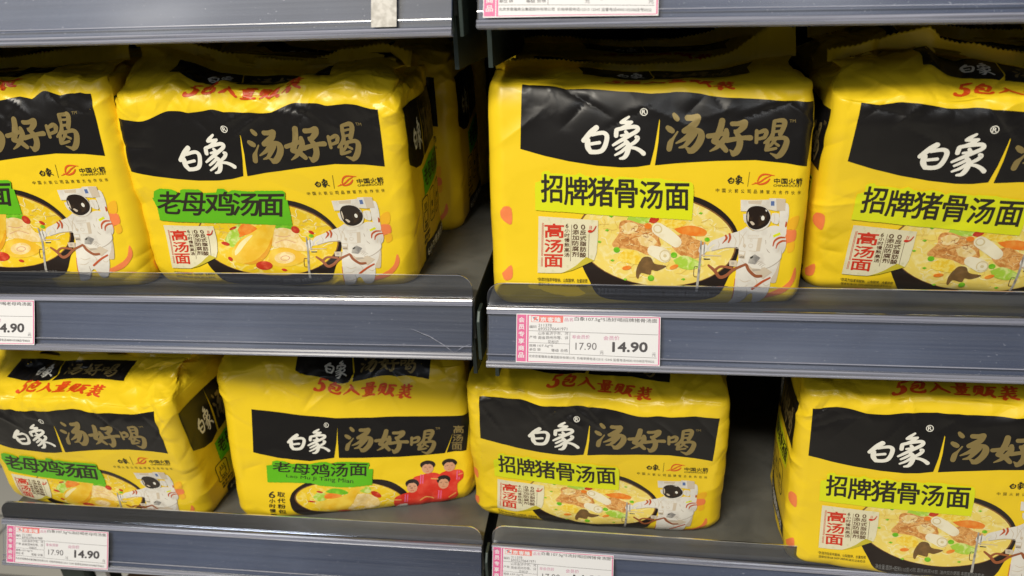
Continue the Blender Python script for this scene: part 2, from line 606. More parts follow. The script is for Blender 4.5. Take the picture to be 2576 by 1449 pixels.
COUNT = [  # the red brush line on the top slope
    [(375, 185, 40), (310, 205, 70), (235, 222, 55)], [(235, 222, 44), (195, 350, 40)], [(185, 365, 40), (250, 355, 70), (285, 430, 85), (270, 530, 85), (190, 592, 62), (105, 575, 75), (95, 520, 50)],
    [(555, 200, 55), (500, 280, 48), (440, 330, 28)], [(520, 285, 48), (640, 265, 68), (650, 320, 65), (610, 440, 58), (570, 480, 58)], [(440, 380, 48), (530, 365, 50), (518, 430, 48), (430, 460, 46)], [(420, 440, 50), (430, 540, 55), (500, 592, 58), (620, 590, 68), (665, 510, 30)],
    [(890, 250, 40), (925, 330, 50), (960, 450, 60), (1080, 600, 55)], [(905, 360, 50), (850, 480, 52), (735, 602, 22)],
    [(1270, 245, 45), (1275, 345, 40)], [(1270, 250, 38), (1420, 252, 45), (1390, 345, 45)], [(1280, 300, 28), (1390, 296, 28)], [(1270, 346, 32), (1390, 346, 32)], [(1160, 392, 45), (1460, 386, 45)],
    [(1238, 445, 42), (1255, 540, 42)], [(1240, 447, 38), (1400, 442, 44), (1370, 540, 42)], [(1255, 495, 28), (1372, 490, 28)], [(1255, 545, 32), (1370, 540, 32)], [(1310, 440, 40), (1310, 640, 42)], [(1230, 587, 34), (1370, 582, 34)], [(1180, 647, 45), (1425, 650, 50)],
    [(1585, 350, 45), (1560, 450, 50), (1535, 550, 42)], [(1590, 335, 42), (1690, 342, 55), (1680, 450, 50), (1650, 575, 42)], [(1630, 400, 45), (1600, 560, 44), (1520, 660, 22)], [(1620, 590, 42), (1690, 650, 52)],
    [(1780, 372, 48), (1920, 352, 58)], [(1800, 375, 52), (1770, 500, 50), (1690, 652, 28)], [(1800, 472, 44), (1860, 462, 58), (1800, 580, 52), (1700, 652, 28)], [(1770, 530, 44), (1850, 682, 58)],
    [(2120, 300, 44), (2110, 480, 44)], [(2060, 350, 42), (2100, 402, 38)], [(2020, 460, 38), (2120, 412, 38)], [(2160, 382, 44), (2280, 352, 48)], [(2215, 300, 44), (2215, 460, 44)], [(2170, 462, 38), (2260, 442, 38)],
    [(2010, 547, 38), (2220, 520, 48)], [(2110, 500, 44), (2060, 600, 44), (1925, 665, 22)], [(2050, 610, 44), (2020, 730, 58), (2082, 682, 32)], [(2120, 580, 38), (2160, 660, 52), (2250, 700, 52)], [(2230, 580, 38), (2180, 640, 44)]]

L1, L2, L3, L4 = .15, .62, .78, .9      # print layers, mm above the film


def jag(P, amp, step):
    """torn edge: points every `step` units moved a little"""
    rnd = random.Random(4)
    P = np.array(P, float)
    out = []
    for a, b in zip(P, np.roll(P, -1, 0)):
        n = max(1, int(np.linalg.norm(b - a) / step))
        for k in range(n):
            q = a + (b - a) * k / n
            out.append(q + (np.array([rnd.uniform(-amp, amp), rnd.uniform(-amp, amp)]) if k else 0))
    return np.array(out)


def band_art(scale=None):
    a = Art(scale or fDisp)
    a.poly([(1311, 232), (1500, 237), (1690, 243.5), (1672, 289), (1658, 302), (1653, 330), (1645, 375), (1634, 418), (1600, 424), (1560, 426), (1500, 423), (1430, 414), (1370, 403), (1308, 388)], 'black_ink')
    a.poly([(1688, 243), (1870, 248), (2062, 254), (2050, 330), (2035, 421), (1980, 411), (1900, 403), (1800, 406), (1700, 413), (1646, 419), (1655, 360), (1659, 310), (1657, 303), (1668, 288)], 'black_ink')
    a.finish()
    b = Art(fA if scale is None else scale.sub['A'])
    for s in BRAND:
        b.stroke(s, 'white_ink', L1)
    b.ell(1650, 133, 92, 92, 'white_ink', L1, ring=20)
    b.text('R', (1605, 82, 1697, 184), 'white_ink', L1, .03)
    b.tr = fBt if scale is None else scale.sub['B']
    for s in SLOGAN:
        b.stroke([(x, y, w * 1.17) for x, y, w in s], 'gold_ink', L1)
    b.text('TM', (2395, 182, 2508, 236), 'gold_ink', L1)
    b.finish()
    return a, b


def banner_art(kind):
    if kind == 'pork':
        a = Art(fD)
        a.poly(jag([(35, 180), (75, 165), (105, 150), (108, 70), (140, 48), (190, 45), (212, 72), (350, 72), (480, 85), (540, 58), (592, 88), (690, 100), (780, 74), (880, 92), (930, 118), (980, 86), (1180, 105), (1215, 112), (1260, 100), (1450, 103), (1500, 118), (1780, 138), (1806, 165), (1812, 240), (1806, 380), (1790, 565), (1500, 545), (1200, 530), (700, 508), (380, 490), (200, 485), (38, 475)], 2.5, 14), 'lime_ink', L2)
        b = Art(fD)
        for ch, q in zip('招牌猪骨汤面', [(100, 80, 345, 390), (360, 100, 630, 412), (622, 100, 918, 420), (928, 118, 1185, 432), (1203, 130, 1465, 440), (1490, 150, 1762, 452)]):
            b.text(ch, q, 'dark_text', L3, .018)
    else:
        a = Art(fF)
        a.poly(jag([(80, 150), (104, 148), (108, 65), (180, 28), (330, 36), (400, 60), (425, 112), (450, 112), (455, 45), (500, 34), (690, 35), (720, 50), (742, 82), (920, 75), (940, 24), (1020, 28), (1080, 70), (1130, 45), (1400, 66), (1425, 55), (1770, 58), (1802, 85), (1800, 165), (1835, 180), (1870, 330), (1895, 490), (1500, 480), (1000, 465), (400, 455), (185, 445), (150, 280)], 2.5, 14), 'green_ink', L2)
        b = Art(fF)
        for ch, q in zip('老母鸡汤面', [(150, 60, 475, 358), (465, 72, 790, 370), (780, 62, 1155, 370), (1125, 78, 1478, 375), (1455, 95, 1790, 380)]):
            b.text(ch, q, 'dark_text', L3, .018)
    return a.finish(), b.finish()


def note_art():
    a = Art(fD)
    a.poly([(75, 540), (400, 556), (742, 572), (740, 760), (725, 930), (695, 1015), (610, 985), (520, 1060), (420, 1120), (330, 1147), (200, 1150), (65, 1150), (70, 850)], 'note_paper', L2)
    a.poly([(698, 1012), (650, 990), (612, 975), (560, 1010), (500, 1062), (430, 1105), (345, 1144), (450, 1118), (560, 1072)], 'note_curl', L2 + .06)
    b = Art(fD)
    for x in (117, 129):
        b.stroke([(x, 612, 5), (x - 8, 970, 5)], 'note_red', L3)
        b.stroke([(x - 9, 985, 5), (x - 12, 1080, 5)], 'note_red', L3)
    for ch, q in zip('高汤面', [(140, 615, 362, 772), (140, 788, 352, 932), (135, 948, 350, 1090)]):
        b.text(ch, q, 'note_red', L3, .027)
    b.stroke([(446, 625, 4), (431, 1020, 4)], 'brown_ink', L3)
    b.stroke([(641, 718, 4), (632, 985, 4)], 'brown_ink', L3)
    for body, x0, x1, y0, dy, h in (('6小时慢熬高汤', 366, 424, 614, 52.5, 45), ('0添加防腐剂', 452, 528, 618, 60, 54), ('0反式脂肪酸', 538, 610, 620, 61, 54)):
        for i, ch in enumerate(body):
            k = -4 * i / 6
            if i == 0:
                b.text(ch, (x0 + 12, y0, x1 - 14, y0 + h), 'brown_ink', L3, .02)
            else:
                b.text(ch, (x0 + k, y0 + dy * i, x1 + k, y0 + dy * i + h), 'brown_ink', L3, .012)
    b.stroke([(718, 634, 10), (692, 680, 14), (660, 698, 18)], 'note_red', L3)
    b.ell(652, 692, 26, 16, 'note_red', L3)
    b.stroke([(652, 632, 5), (648, 665, 5)], 'note_red', L3)
    b.stroke([(668, 634, 5), (664, 665, 5)], 'note_red', L3)
    return a.finish(), b.finish()


def wiggles(a, rnd, n, cx, cy, rx, ry, m, lay, w, ln):
    for _ in range(n):
        r, t = math.sqrt(rnd.random()), rnd.random() * 6.283
        x, y = cx + rx * r * math.cos(t), cy + ry * r * math.sin(t)
        an, P = rnd.random() * 6.28, []
        for _k in range(4):
            P.append((x, y, w))
            x += math.cos(an) * ln
            y += math.sin(an) * ln * .6
            an += rnd.uniform(-1.1, 1.1)
        if all(((p[0] - cx) / rx) ** 2 + ((p[1] - cy) / ry) ** 2 < 1 for p in P):
            a.stroke(P, m, lay, n=3)


def bowl_art(kind):
    rnd = random.Random(8)
    a = Art(fDisp)
    # bowl below and behind the soup
    a.poly([(1447, 610), (1466, 560), (1500, 530), (1560, 500), (1640, 484), (1740, 494), (1800, 520), (1842, 560), (1860, 606), (1852, 650), (1830, 695), (1795, 745), (1700, 757), (1600, 757), (1512, 745), (1480, 700), (1458, 655)], 'bowl_ink', 0., smooth=4)
    a.ell(1650, 603, 202, 113, 'bowl_rim_ink', .03, a=5, n=48)
    a.ell(1650, 604, 198, 110.5, 'pork_soup' if kind == 'pork' else 'hen_soup', .06, a=5, n=48)
    a.finish()
    f = Art(fDisp)
    nm, nd = ('noodle_ink', 'noodle_deep')
    wiggles(f, rnd, 46, 1650, 604, 190, 103, nm, L1, 2.4, 11)
    wiggles(f, rnd, 34, 1650, 604, 190, 103, nd, L1 + .02, 1.8, 10)
    f.tr = fD
    if kind == 'pork':
        f.poly([(1065, 560), (1090, 525), (1200, 520), (1330, 530), (1310, 590), (1180, 600)], 'leaf_ink', L1 + .03, smooth=3)
        f.poly([(1395, 580), (1430, 545), (1530, 555), (1700, 570), (1720, 610), (1600, 660), (1480, 620)], 'corn_ink', L1 + .03, smooth=3)
        f.poly([(1310, 585), (1330, 540), (1400, 535), (1425, 560), (1370, 600)], 'date_ink', L1 + .04, smooth=3)
        f.poly([(1590, 660), (1690, 635), (1790, 625), (1900, 650), (1960, 690), (1930, 740), (1800, 740), (1700, 725), (1640, 700)], 'carrot_ink', L1 + .04, smooth=3)
        f.poly([(970, 640), (1000, 580), (1090, 565), (1200, 600), (1340, 640), (1400, 700), (1430, 790), (1440, 850), (1350, 880), (1300, 950), (1180, 900), (1060, 880), (930, 870), (900, 830), (940, 770), (980, 700)], 'meat_ink', L1 + .06, smooth=3)
        f.poly([(1000, 640), (1080, 590), (1190, 620), (1150, 700), (1040, 720)], 'slice_ink', L1 + .07, smooth=3)
        f.poly([(1180, 760), (1290, 720), (1400, 800), (1330, 860), (1230, 840)], 'slice_ink', L1 + .07, smooth=3)
        wiggles(f, rnd, 26, 1160, 740, 230, 150, 'slice_ink', L1 + .08, 6, 26)
        wiggles(f, rnd, 16, 1160, 740, 230, 150, 'strap_ink', L1 + .09, 4, 22)
        f.ell(1300, 630, 42, 32, 'carrot_ink', L1 + .10)
        f.poly([(1560, 790), (1600, 740), (1720, 720), (1850, 780), (1960, 830), (1950, 920), (1860, 980), (1760, 985), (1650, 940), (1570, 860)], 'meat_ink', L1 + .07, smooth=3)
        wiggles(f, rnd, 14, 1750, 860, 170, 110, 'slice_ink', L1 + .09, 5, 24)
        f.stroke([(1412, 660, 140), (1530, 740, 138), (1615, 805, 125)], 'bone_ink', L1 + .11)
        f.ell(1410, 662, 52, 48, 'bone_core', L1 + .13, a=30)
        f.ell(1408, 660, 38, 34, 'bone_ink', L1 + .14, a=30)
        f.stroke([(1350, 900, 115), (1430, 930, 142), (1485, 957, 148)], 'bone_ink', L1 + .12)
        f.ell(1492, 957, 66, 66, 'bone_core', L1 + .14)
        f.ell(1490, 957, 52, 52, 'bone_ink', L1 + .15)
        f.ell(1490, 958, 20, 18, 'bone_core', L1 + .16)
        f.poly([(965, 980), (1000, 930), (1060, 890), (1180, 915), (1225, 1000), (1190, 1050), (1090, 1040), (990, 1020)], 'corn_ink', L1 + .11, smooth=3)
        f.poly([(1200, 1030), (1250, 970), (1330, 975), (1370, 1040), (1480, 1060), (1500, 1075), (1400, 1120), (1340, 1110), (1320, 1160), (1220, 1140), (1190, 1200), (1165, 1180), (1170, 1100)], 'mushroom_ink', L1 + .13, smooth=3)
        f.poly([(1580, 1000), (1700, 955), (1830, 1000), (1900, 1060), (1780, 1110), (1640, 1080)], 'leaf_ink', L1 + .06, smooth=3)
        for x, y in ((950, 895), (1590, 950), (1330, 1195)):
            f.ell(x, y, 36, 31, 'pea_ink', L1 + .15)
        for x, y, an in ((1062, 1088, -8), (1590, 1078, -20)):
            f.ell(x, y, 52, 22, 'carrot_ink', L1 + .15, a=an)
        for x, y in ((840, 680), (885, 525), (900, 1010), (1040, 1210), (1690, 1210), (1890, 485), (755, 810)):
            f.poly([(x - 24, y), (x, y - 13), (x + 26, y - 4), (x + 6, y + 13)], 'pea_ink', L1 + .12)
    else:
        f.tr = fF
        f.poly([(1050, 700), (1090, 600), (1200, 480), (1320, 560), (1330, 700), (1200, 800), (1100, 770)], 'leaf_ink', L1 + .04, smooth=3)
        f.poly([(1200, 560), (1240, 490), (1330, 475), (1450, 540), (1400, 600), (1300, 640), (1230, 665)], 'carrot_ink', L1 + .05, smooth=3)
        f.poly([(1660, 480), (1900, 500), (1880, 560), (1700, 540)], 'pea_ink', L1 + .04, smooth=3)
        f.poly([(1650, 560), (1750, 530), (1860, 550), (1960, 610), (2040, 720), (2150, 760), (2160, 830), (2060, 850), (1900, 830), (1760, 800), (1660, 780)], 'slice_ink', L1 + .06, smooth=3)
        f.poly([(1640, 900), (1680, 830), (1800, 800), (1950, 830), (2080, 900), (2090, 970), (1960, 1030), (1780, 1040), (1660, 990)], 'chicken_ink', L1 + .08, smooth=3)
        f.ell(1845, 930, 130, 72, 'slice_ink', L1 + .10)
        f.ell(1850, 935, 60, 32, 'skin_ink', L1 + .11)
        f.ell(1850, 935, 48, 24, 'slice_ink', L1 + .12)
        f.stroke([(1690, 640, 8), (1800, 660, 8), (1880, 640, 8)], 'skin_ink', L1 + .09)
        f.stroke([(1700, 740, 8), (1820, 700, 8), (1950, 740, 8)], 'skin_ink', L1 + .09)
        f.poly([(1165, 880), (1180, 790), (1260, 680), (1400, 590), (1520, 490), (1560, 460), (1680, 470), (1665, 600), (1650, 800), (1600, 930), (1500, 1000), (1350, 1010), (1220, 970)], 'chicken_ink', L1 + .12, smooth=4)
        f.poly([(1330, 1000), (1480, 960), (1600, 820), (1650, 650), (1650, 800), (1600, 930), (1500, 1000), (1400, 1012)], 'hen_dark', L1 + .125, smooth=3)
        f.poly([(1200, 850), (1250, 740), (1350, 650), (1400, 640), (1330, 740), (1260, 860), (1215, 900)], 'noodle_ink', L1 + .125, smooth=3)
        for x, y, rx, ry, an in ((1600, 1025, 105, 55, 5), (1935, 560, 62, 42, 45), (1140, 540, 48, 18, -25), (1065, 755, 58, 22, 15), (1160, 945, 36, 20, 35), (1860, 1080, 36, 16, 15), (2140, 600, 40, 20, 30)):
            f.ell(x, y, rx, ry, 'date_ink', L1 + .14, a=an)
    f.finish()
    return a, f


def astro_art():
    a = Art(fE)
    p = lambda P, m, l, s=3: a.poly(P, m, l, smooth=s)
    p([(1130, 200), (1195, 165), (1240, 195), (1242, 330), (1218, 450), (1200, 590), (1120, 520)], 'suit_white', L1)
    p([(1205, 400), (1222, 420), (1212, 475), (1192, 470)], 'suit_red', L1 + .01)
    p([(1150, 700), (1205, 690), (1190, 780), (1130, 850), (1085, 1020), (1060, 960), (1100, 820)], 'suit_shade', L1)
    p([(1080, 1000), (1130, 900), (1080, 1140), (1050, 1180), (990, 1160), (1010, 1060)], 'suit_beige', L1)
    # body, straight arm, legs
    p([(700, 462), (610, 515), (500, 548), (330, 612), (250, 640), (205, 690), (180, 770), (250, 765), (400, 728), (520, 722), (592, 738), (592, 860), (565, 960), (545, 1100), (528, 1240), (515, 1365), (500, 1450), (640, 1430), (690, 1330), (760, 1300), (800, 1430), (900, 1420), (980, 1255), (1005, 1130), (1065, 1040), (1120, 900), (1140, 840), (1190, 760), (1207, 680), (1190, 570), (1110, 465), (1000, 462), (900, 512), (780, 515)], 'suit_white', L1 + .02)
    a.stroke([(250, 768, 10), (400, 734, 10), (520, 728, 10), (592, 742, 9)], 'suit_shade', L1 + .05)
    a.stroke([(540, 1110, 8), (524, 1240, 10), (512, 1360, 12)], 'suit_red', L1 + .05)
    a.stroke([(690, 1250, 8), (690, 1330, 12), (640, 1425, 8)], 'suit_shade', L1 + .05)
    a.stroke([(940, 640, 8), (960, 760, 10), (990, 800, 8)], 'suit_shade', L1 + .06)
    a.stroke([(600, 520, 6), (610, 640, 7), (592, 735, 7)], 'suit_beige', L1 + .05)
    p([(1000, 600), (1040, 545), (1110, 505), (1180, 580), (1207, 690), (1150, 780), (1138, 880), (1050, 950), (950, 992), (880, 985), (815, 930), (850, 890), (930, 850), (1010, 790), (960, 760), (945, 690)], 'suit_white', L1 + .08)
    a.stroke([(880, 985, 6), (960, 990, 9), (1060, 945, 10), (1135, 880, 9), (1150, 785, 8)], 'suit_shade', L1 + .10)
    for q in range(4):
        a.stroke([(815 + q * 22, 930 + q * 14, 6), (850 + q * 20, 905 + q * 16, 6), (895 + q * 14, 905 + q * 14, 4)], 'suit_shade', L1 + .11)
    for P in ([(620, 560, 5), (660, 620, 9), (650, 720, 5)], [(700, 520, 4), (640, 600, 8), (612, 690, 5)], [(330, 640, 5), (345, 690, 9), (330, 735, 5)], [(520, 570, 5), (560, 640, 9), (545, 710, 5)],
              [(1010, 560, 5), (990, 640, 9), (1000, 720, 5)], [(1100, 640, 5), (1120, 720, 9), (1100, 800, 5)], [(620, 880, 5), (700, 960, 9), (720, 1000, 5)], [(600, 1120, 5), (660, 1150, 9), (740, 1130, 5)],
              [(560, 1200, 5), (640, 1215, 9), (700, 1190, 5)], [(900, 1180, 5), (940, 1210, 9), (985, 1190, 5)], [(780, 1090, 5), (820, 1150, 9), (800, 1220, 5)], [(540, 1330, 5), (610, 1350, 9), (680, 1320, 5)]):
        a.stroke(P, 'suit_beige', L1 + .06)
    # head
    p([(620, 118), (800, 122), (985, 118), (992, 100), (1100, 102), (1200, 112), (1196, 265), (1080, 265), (900, 230), (700, 265), (620, 262)], 'suit_white', L1 + .10, 0)
    p([(1078, 104), (1200, 113), (1195, 263), (1085, 264)], 'suit_beige', L1 + .12, 0)
    p([(715, 130), (900, 126), (880, 175), (720, 168)], 'suit_beige', L1 + .115, 0)
    p([(1003, 130), (1068, 130), (1066, 205), (1003, 203)], 'post_white', L1 + .13, 0)
    p([(1010, 137), (1056, 137), (1056, 198), (1009, 197)], 'patch_blue', L1 + .14, 0)
    p([(652, 300), (695, 298), (705, 420), (672, 410), (655, 370)], 'suit_white', L1 + .10, 0)
    p([(1025, 295), (1115, 300), (1108, 425), (1060, 432), (1005, 385)], 'suit_white', L1 + .12, 2)
    a.stroke([(1050, 310, 5), (1060, 370, 6), (1045, 425, 5)], 'suit_beige', L1 + .13)
    a.ell(845, 350, 168, 172, 'suit_beige', L1 + .13, n=40)
    a.ell(843, 350, 164, 168, 'suit_white', L1 + .135, n=40)
    p([(690, 335), (700, 265), (750, 210), (845, 196), (940, 225), (992, 295), (1003, 362), (962, 440), (880, 490), (800, 500), (730, 468), (697, 405)], 'bowl_ink', L1 + .14)
    p([(710, 335), (720, 270), (770, 222), (850, 212), (930, 240), (955, 320), (930, 410), (860, 455), (780, 455), (722, 410)], 'visor_ink', L1 + .15)
    p([(705, 300), (718, 270), (726, 330), (716, 400), (705, 360)], 'suit_beige', L1 + .16)
    a.ell(905, 355, 22, 30, 'white_ink', L1 + .16)
    p([(735, 400), (765, 395), (800, 430), (770, 445)], 'suit_beige', L1 + .16)
    # chest
    p([(845, 610), (898, 608), (865, 778), (815, 780)], 'suit_beige', L1 + .06, 0)
    a.stroke([(705, 610, 5), (845, 612, 5)], 'suit_beige', L1 + .06)
    a.stroke([(722, 770, 5), (815, 780, 6)], 'suit_beige', L1 + .06)
    a.ell(755, 638, 16, 17, 'suit_beige', L1 + .06, ring=4)
    a.ell(748, 708, 30, 26, 'suit_beige', L1 + .06, ring=5)
    a.poly([(650, 710), (672, 675), (690, 708), (670, 738)], 'suit_beige', L1 + .06)
    for q in range(6):
        a.ell(718 + q * 25, 580, 8, 10, 'suit_beige', L1 + .06, ring=3)
    p([(592, 765), (682, 775), (667, 872), (586, 855)], 'suit_beige', L1 + .06, 0)
    p([(600, 775), (672, 783), (660, 820), (596, 812)], 'suit_white', L1 + .07, 0)
    for q in range(4):
        a.stroke([(612 + q * 15, 838, 7), (610 + q * 15, 858, 7)], 'dark_text', L1 + .08)
    # stripes
    for P in ([(428, 575, 26), (438, 612, 28), (385, 672, 8)], [(476, 555, 26), (484, 605, 28), (462, 662, 16)],
              [(1036, 715, 14), (1058, 652, 24), (1120, 612, 26), (1190, 612, 18)], [(1075, 745, 12), (1098, 690, 22), (1150, 658, 26), (1203, 655, 18)],
              [(990, 1112, 22), (880, 1162, 28), (758, 1240, 28)]):
        a.stroke(P, 'suit_red', L1 + .12)
    p([(1035, 580), (1125, 542), (1137, 572), (1045, 608)], 'lime_ink', L1 + .12, 0)
    # waist gear, straps, pole
    p([(735, 850), (800, 815), (872, 860), (800, 940), (710, 922)], 'tool_grey', L1 + .14, 0)
    p([(735, 855), (770, 836), (780, 850), (748, 872)], 'dark_text', L1 + .15, 0)
    p([(690, 925), (760, 985), (870, 1000), (920, 975), (1022, 1045), (900, 1122), (790, 1040), (700, 1000)], 'suit_beige', L1 + .12, 0)
    p([(755, 1000), (850, 995), (880, 1015), (770, 1025)], 'suit_shade', L1 + .13, 0)
    p([(468, 885), (572, 890), (562, 965), (470, 952)], 'suit_beige', L1 + .12, 0)
    a.ell(515, 922, 20, 20, 'suit_shade', L1 + .13)
    for P in ([(205, 945, 28), (280, 1010, 40), (345, 1088, 40), (430, 1068, 38), (520, 1000, 34), (680, 935, 28)], [(290, 1000, 32), (360, 960, 28), (500, 978, 32)], [(690, 950, 38), (720, 1012, 38), (800, 1080, 38), (878, 1086, 32)]):
        a.stroke(P, 'strap_ink', L1 + .16)
    a.stroke([(112, 645, 22), (100, 850, 28), (62, 1150, 30), (50, 1250, 36)], 'tool_grey', L1 + .16)
    a.stroke([(158, 660, 12), (146, 830, 20)], 'tool_grey', L1 + .165)
    a.stroke([(130, 820, 14), (365, 830, 9)], 'suit_beige', L1 + .17)
    a.stroke([(150, 866, 16), (220, 870, 12)], 'dark_text', L1 + .17)
    a.stroke([(65, 960, 8), (25, 965, 8), (15, 1070, 8), (52, 1082, 8)], 'brown_ink', L1 + .15)
    p([(80, 770), (90, 720), (130, 690), (190, 690), (185, 770), (110, 815)], 'suit_white', L1 + .15)
    a.ell(188, 622, 34, 26, 'pea_ink', L1 + .18)
    return a.finish()


def logo_art():
    a = Art(fDisp)
    b = Art(frame(H_C, 2568, 0, 1.834))
    k = b.tr
    b.tr = lambda P: k(np.stack([455 + (np.asarray(P, float)[:, 0] - 175) / 1525. * 118, 1245 + (np.asarray(P, float)[:, 1] - 235) / 1015. * 70], 1))
    for st in BRAND:
        b.stroke([(x, y, w * 1.05) for x, y, w in st], 'dark_text', 0.)
    b.tr = k
    b.stroke([(615, 1225, 3), (601, 1328, 3)], 'dark_text')
    b.stroke([(655, 1300, 5), (690, 1312, 11), (735, 1300, 14), (760, 1275, 9)], 'logo_red')
    b.stroke([(672, 1290, 8), (690, 1256, 12), (725, 1240, 12), (795, 1250, 4)], 'logo_red')
    b.stroke([(632, 1313, 4), (690, 1295, 10), (730, 1268, 10), (770, 1250, 5)], 'logo_red')
    b.text('中国火箭', [(790, 1268), (1000, 1270), (998, 1314), (790, 1308)], 'dark_text', 0., .02)
    b.text('CHINAROCKET', [(787, 1313), (993, 1316), (991, 1334), (787, 1329)], 'dark_text', 0., .012)
    for i, ch in enumerate('中国火箭公司品牌官方合作伙伴'):
        x, y = 372 + i * 45.3, 1341 + i * 1.6
        b.text(ch, (x, y, x + 25, y + 27), 'dark_text', 0., .006)
    return b.finish()


def fine_art():
    b = Art(fD)
    b.text('*防腐剂指苯甲酸钠、山梨酸钾，含量按照', [(62, 1200), (622, 1210), (620, 1252), (62, 1242)], 'dark_text', L1)
    b.text('国家标准GB 5009.28的检测方法未检出', [(75, 1254), (616, 1264), (614, 1300), (75, 1290)], 'dark_text', L1)
    b.text('净含量:面饼+配料110克×5包 面饼:85克×5包  油炸型方便面 本图案仅供参考', [(735, 1302), (1985, 1345), (1983, 1405), (735, 1368)], 'grey_ink', L2)
    return b.finish()


def ribbon_art():
    out = []
    for fr, P, m in ((fE, [(1195, 515), (1260, 505), (1345, 530), (1328, 655), (1222, 688), (1212, 740), (1196, 700)], 'coral_ink'),
                     (fE, [(1225, 700), (1320, 665), (1310, 780), (1230, 810)], 'orange_ink'),
                     (fE, [(1235, 400), (1300, 350), (1385, 345), (1345, 500), (1230, 510)], 'orange_ink'),
                     (fE, [(1170, 1230), (1260, 1150), (1330, 1000), (1345, 1100), (1290, 1210), (1140, 1330), (890, 1380), (880, 1310), (1000, 1300)], 'coral_ink'),
                     (fDisp, [(1258, 540), (1268, 528), (1285, 533), (1286, 570), (1270, 566), (1259, 555)], 'coral_ink'),
                     (fDisp, [(1262, 692), (1285, 670), (1288, 700), (1270, 708)], 'coral_ink')):
        a = Art(fr)
        a.poly(P, m, 0., smooth=3)
        out.append(a.finish())
    return out


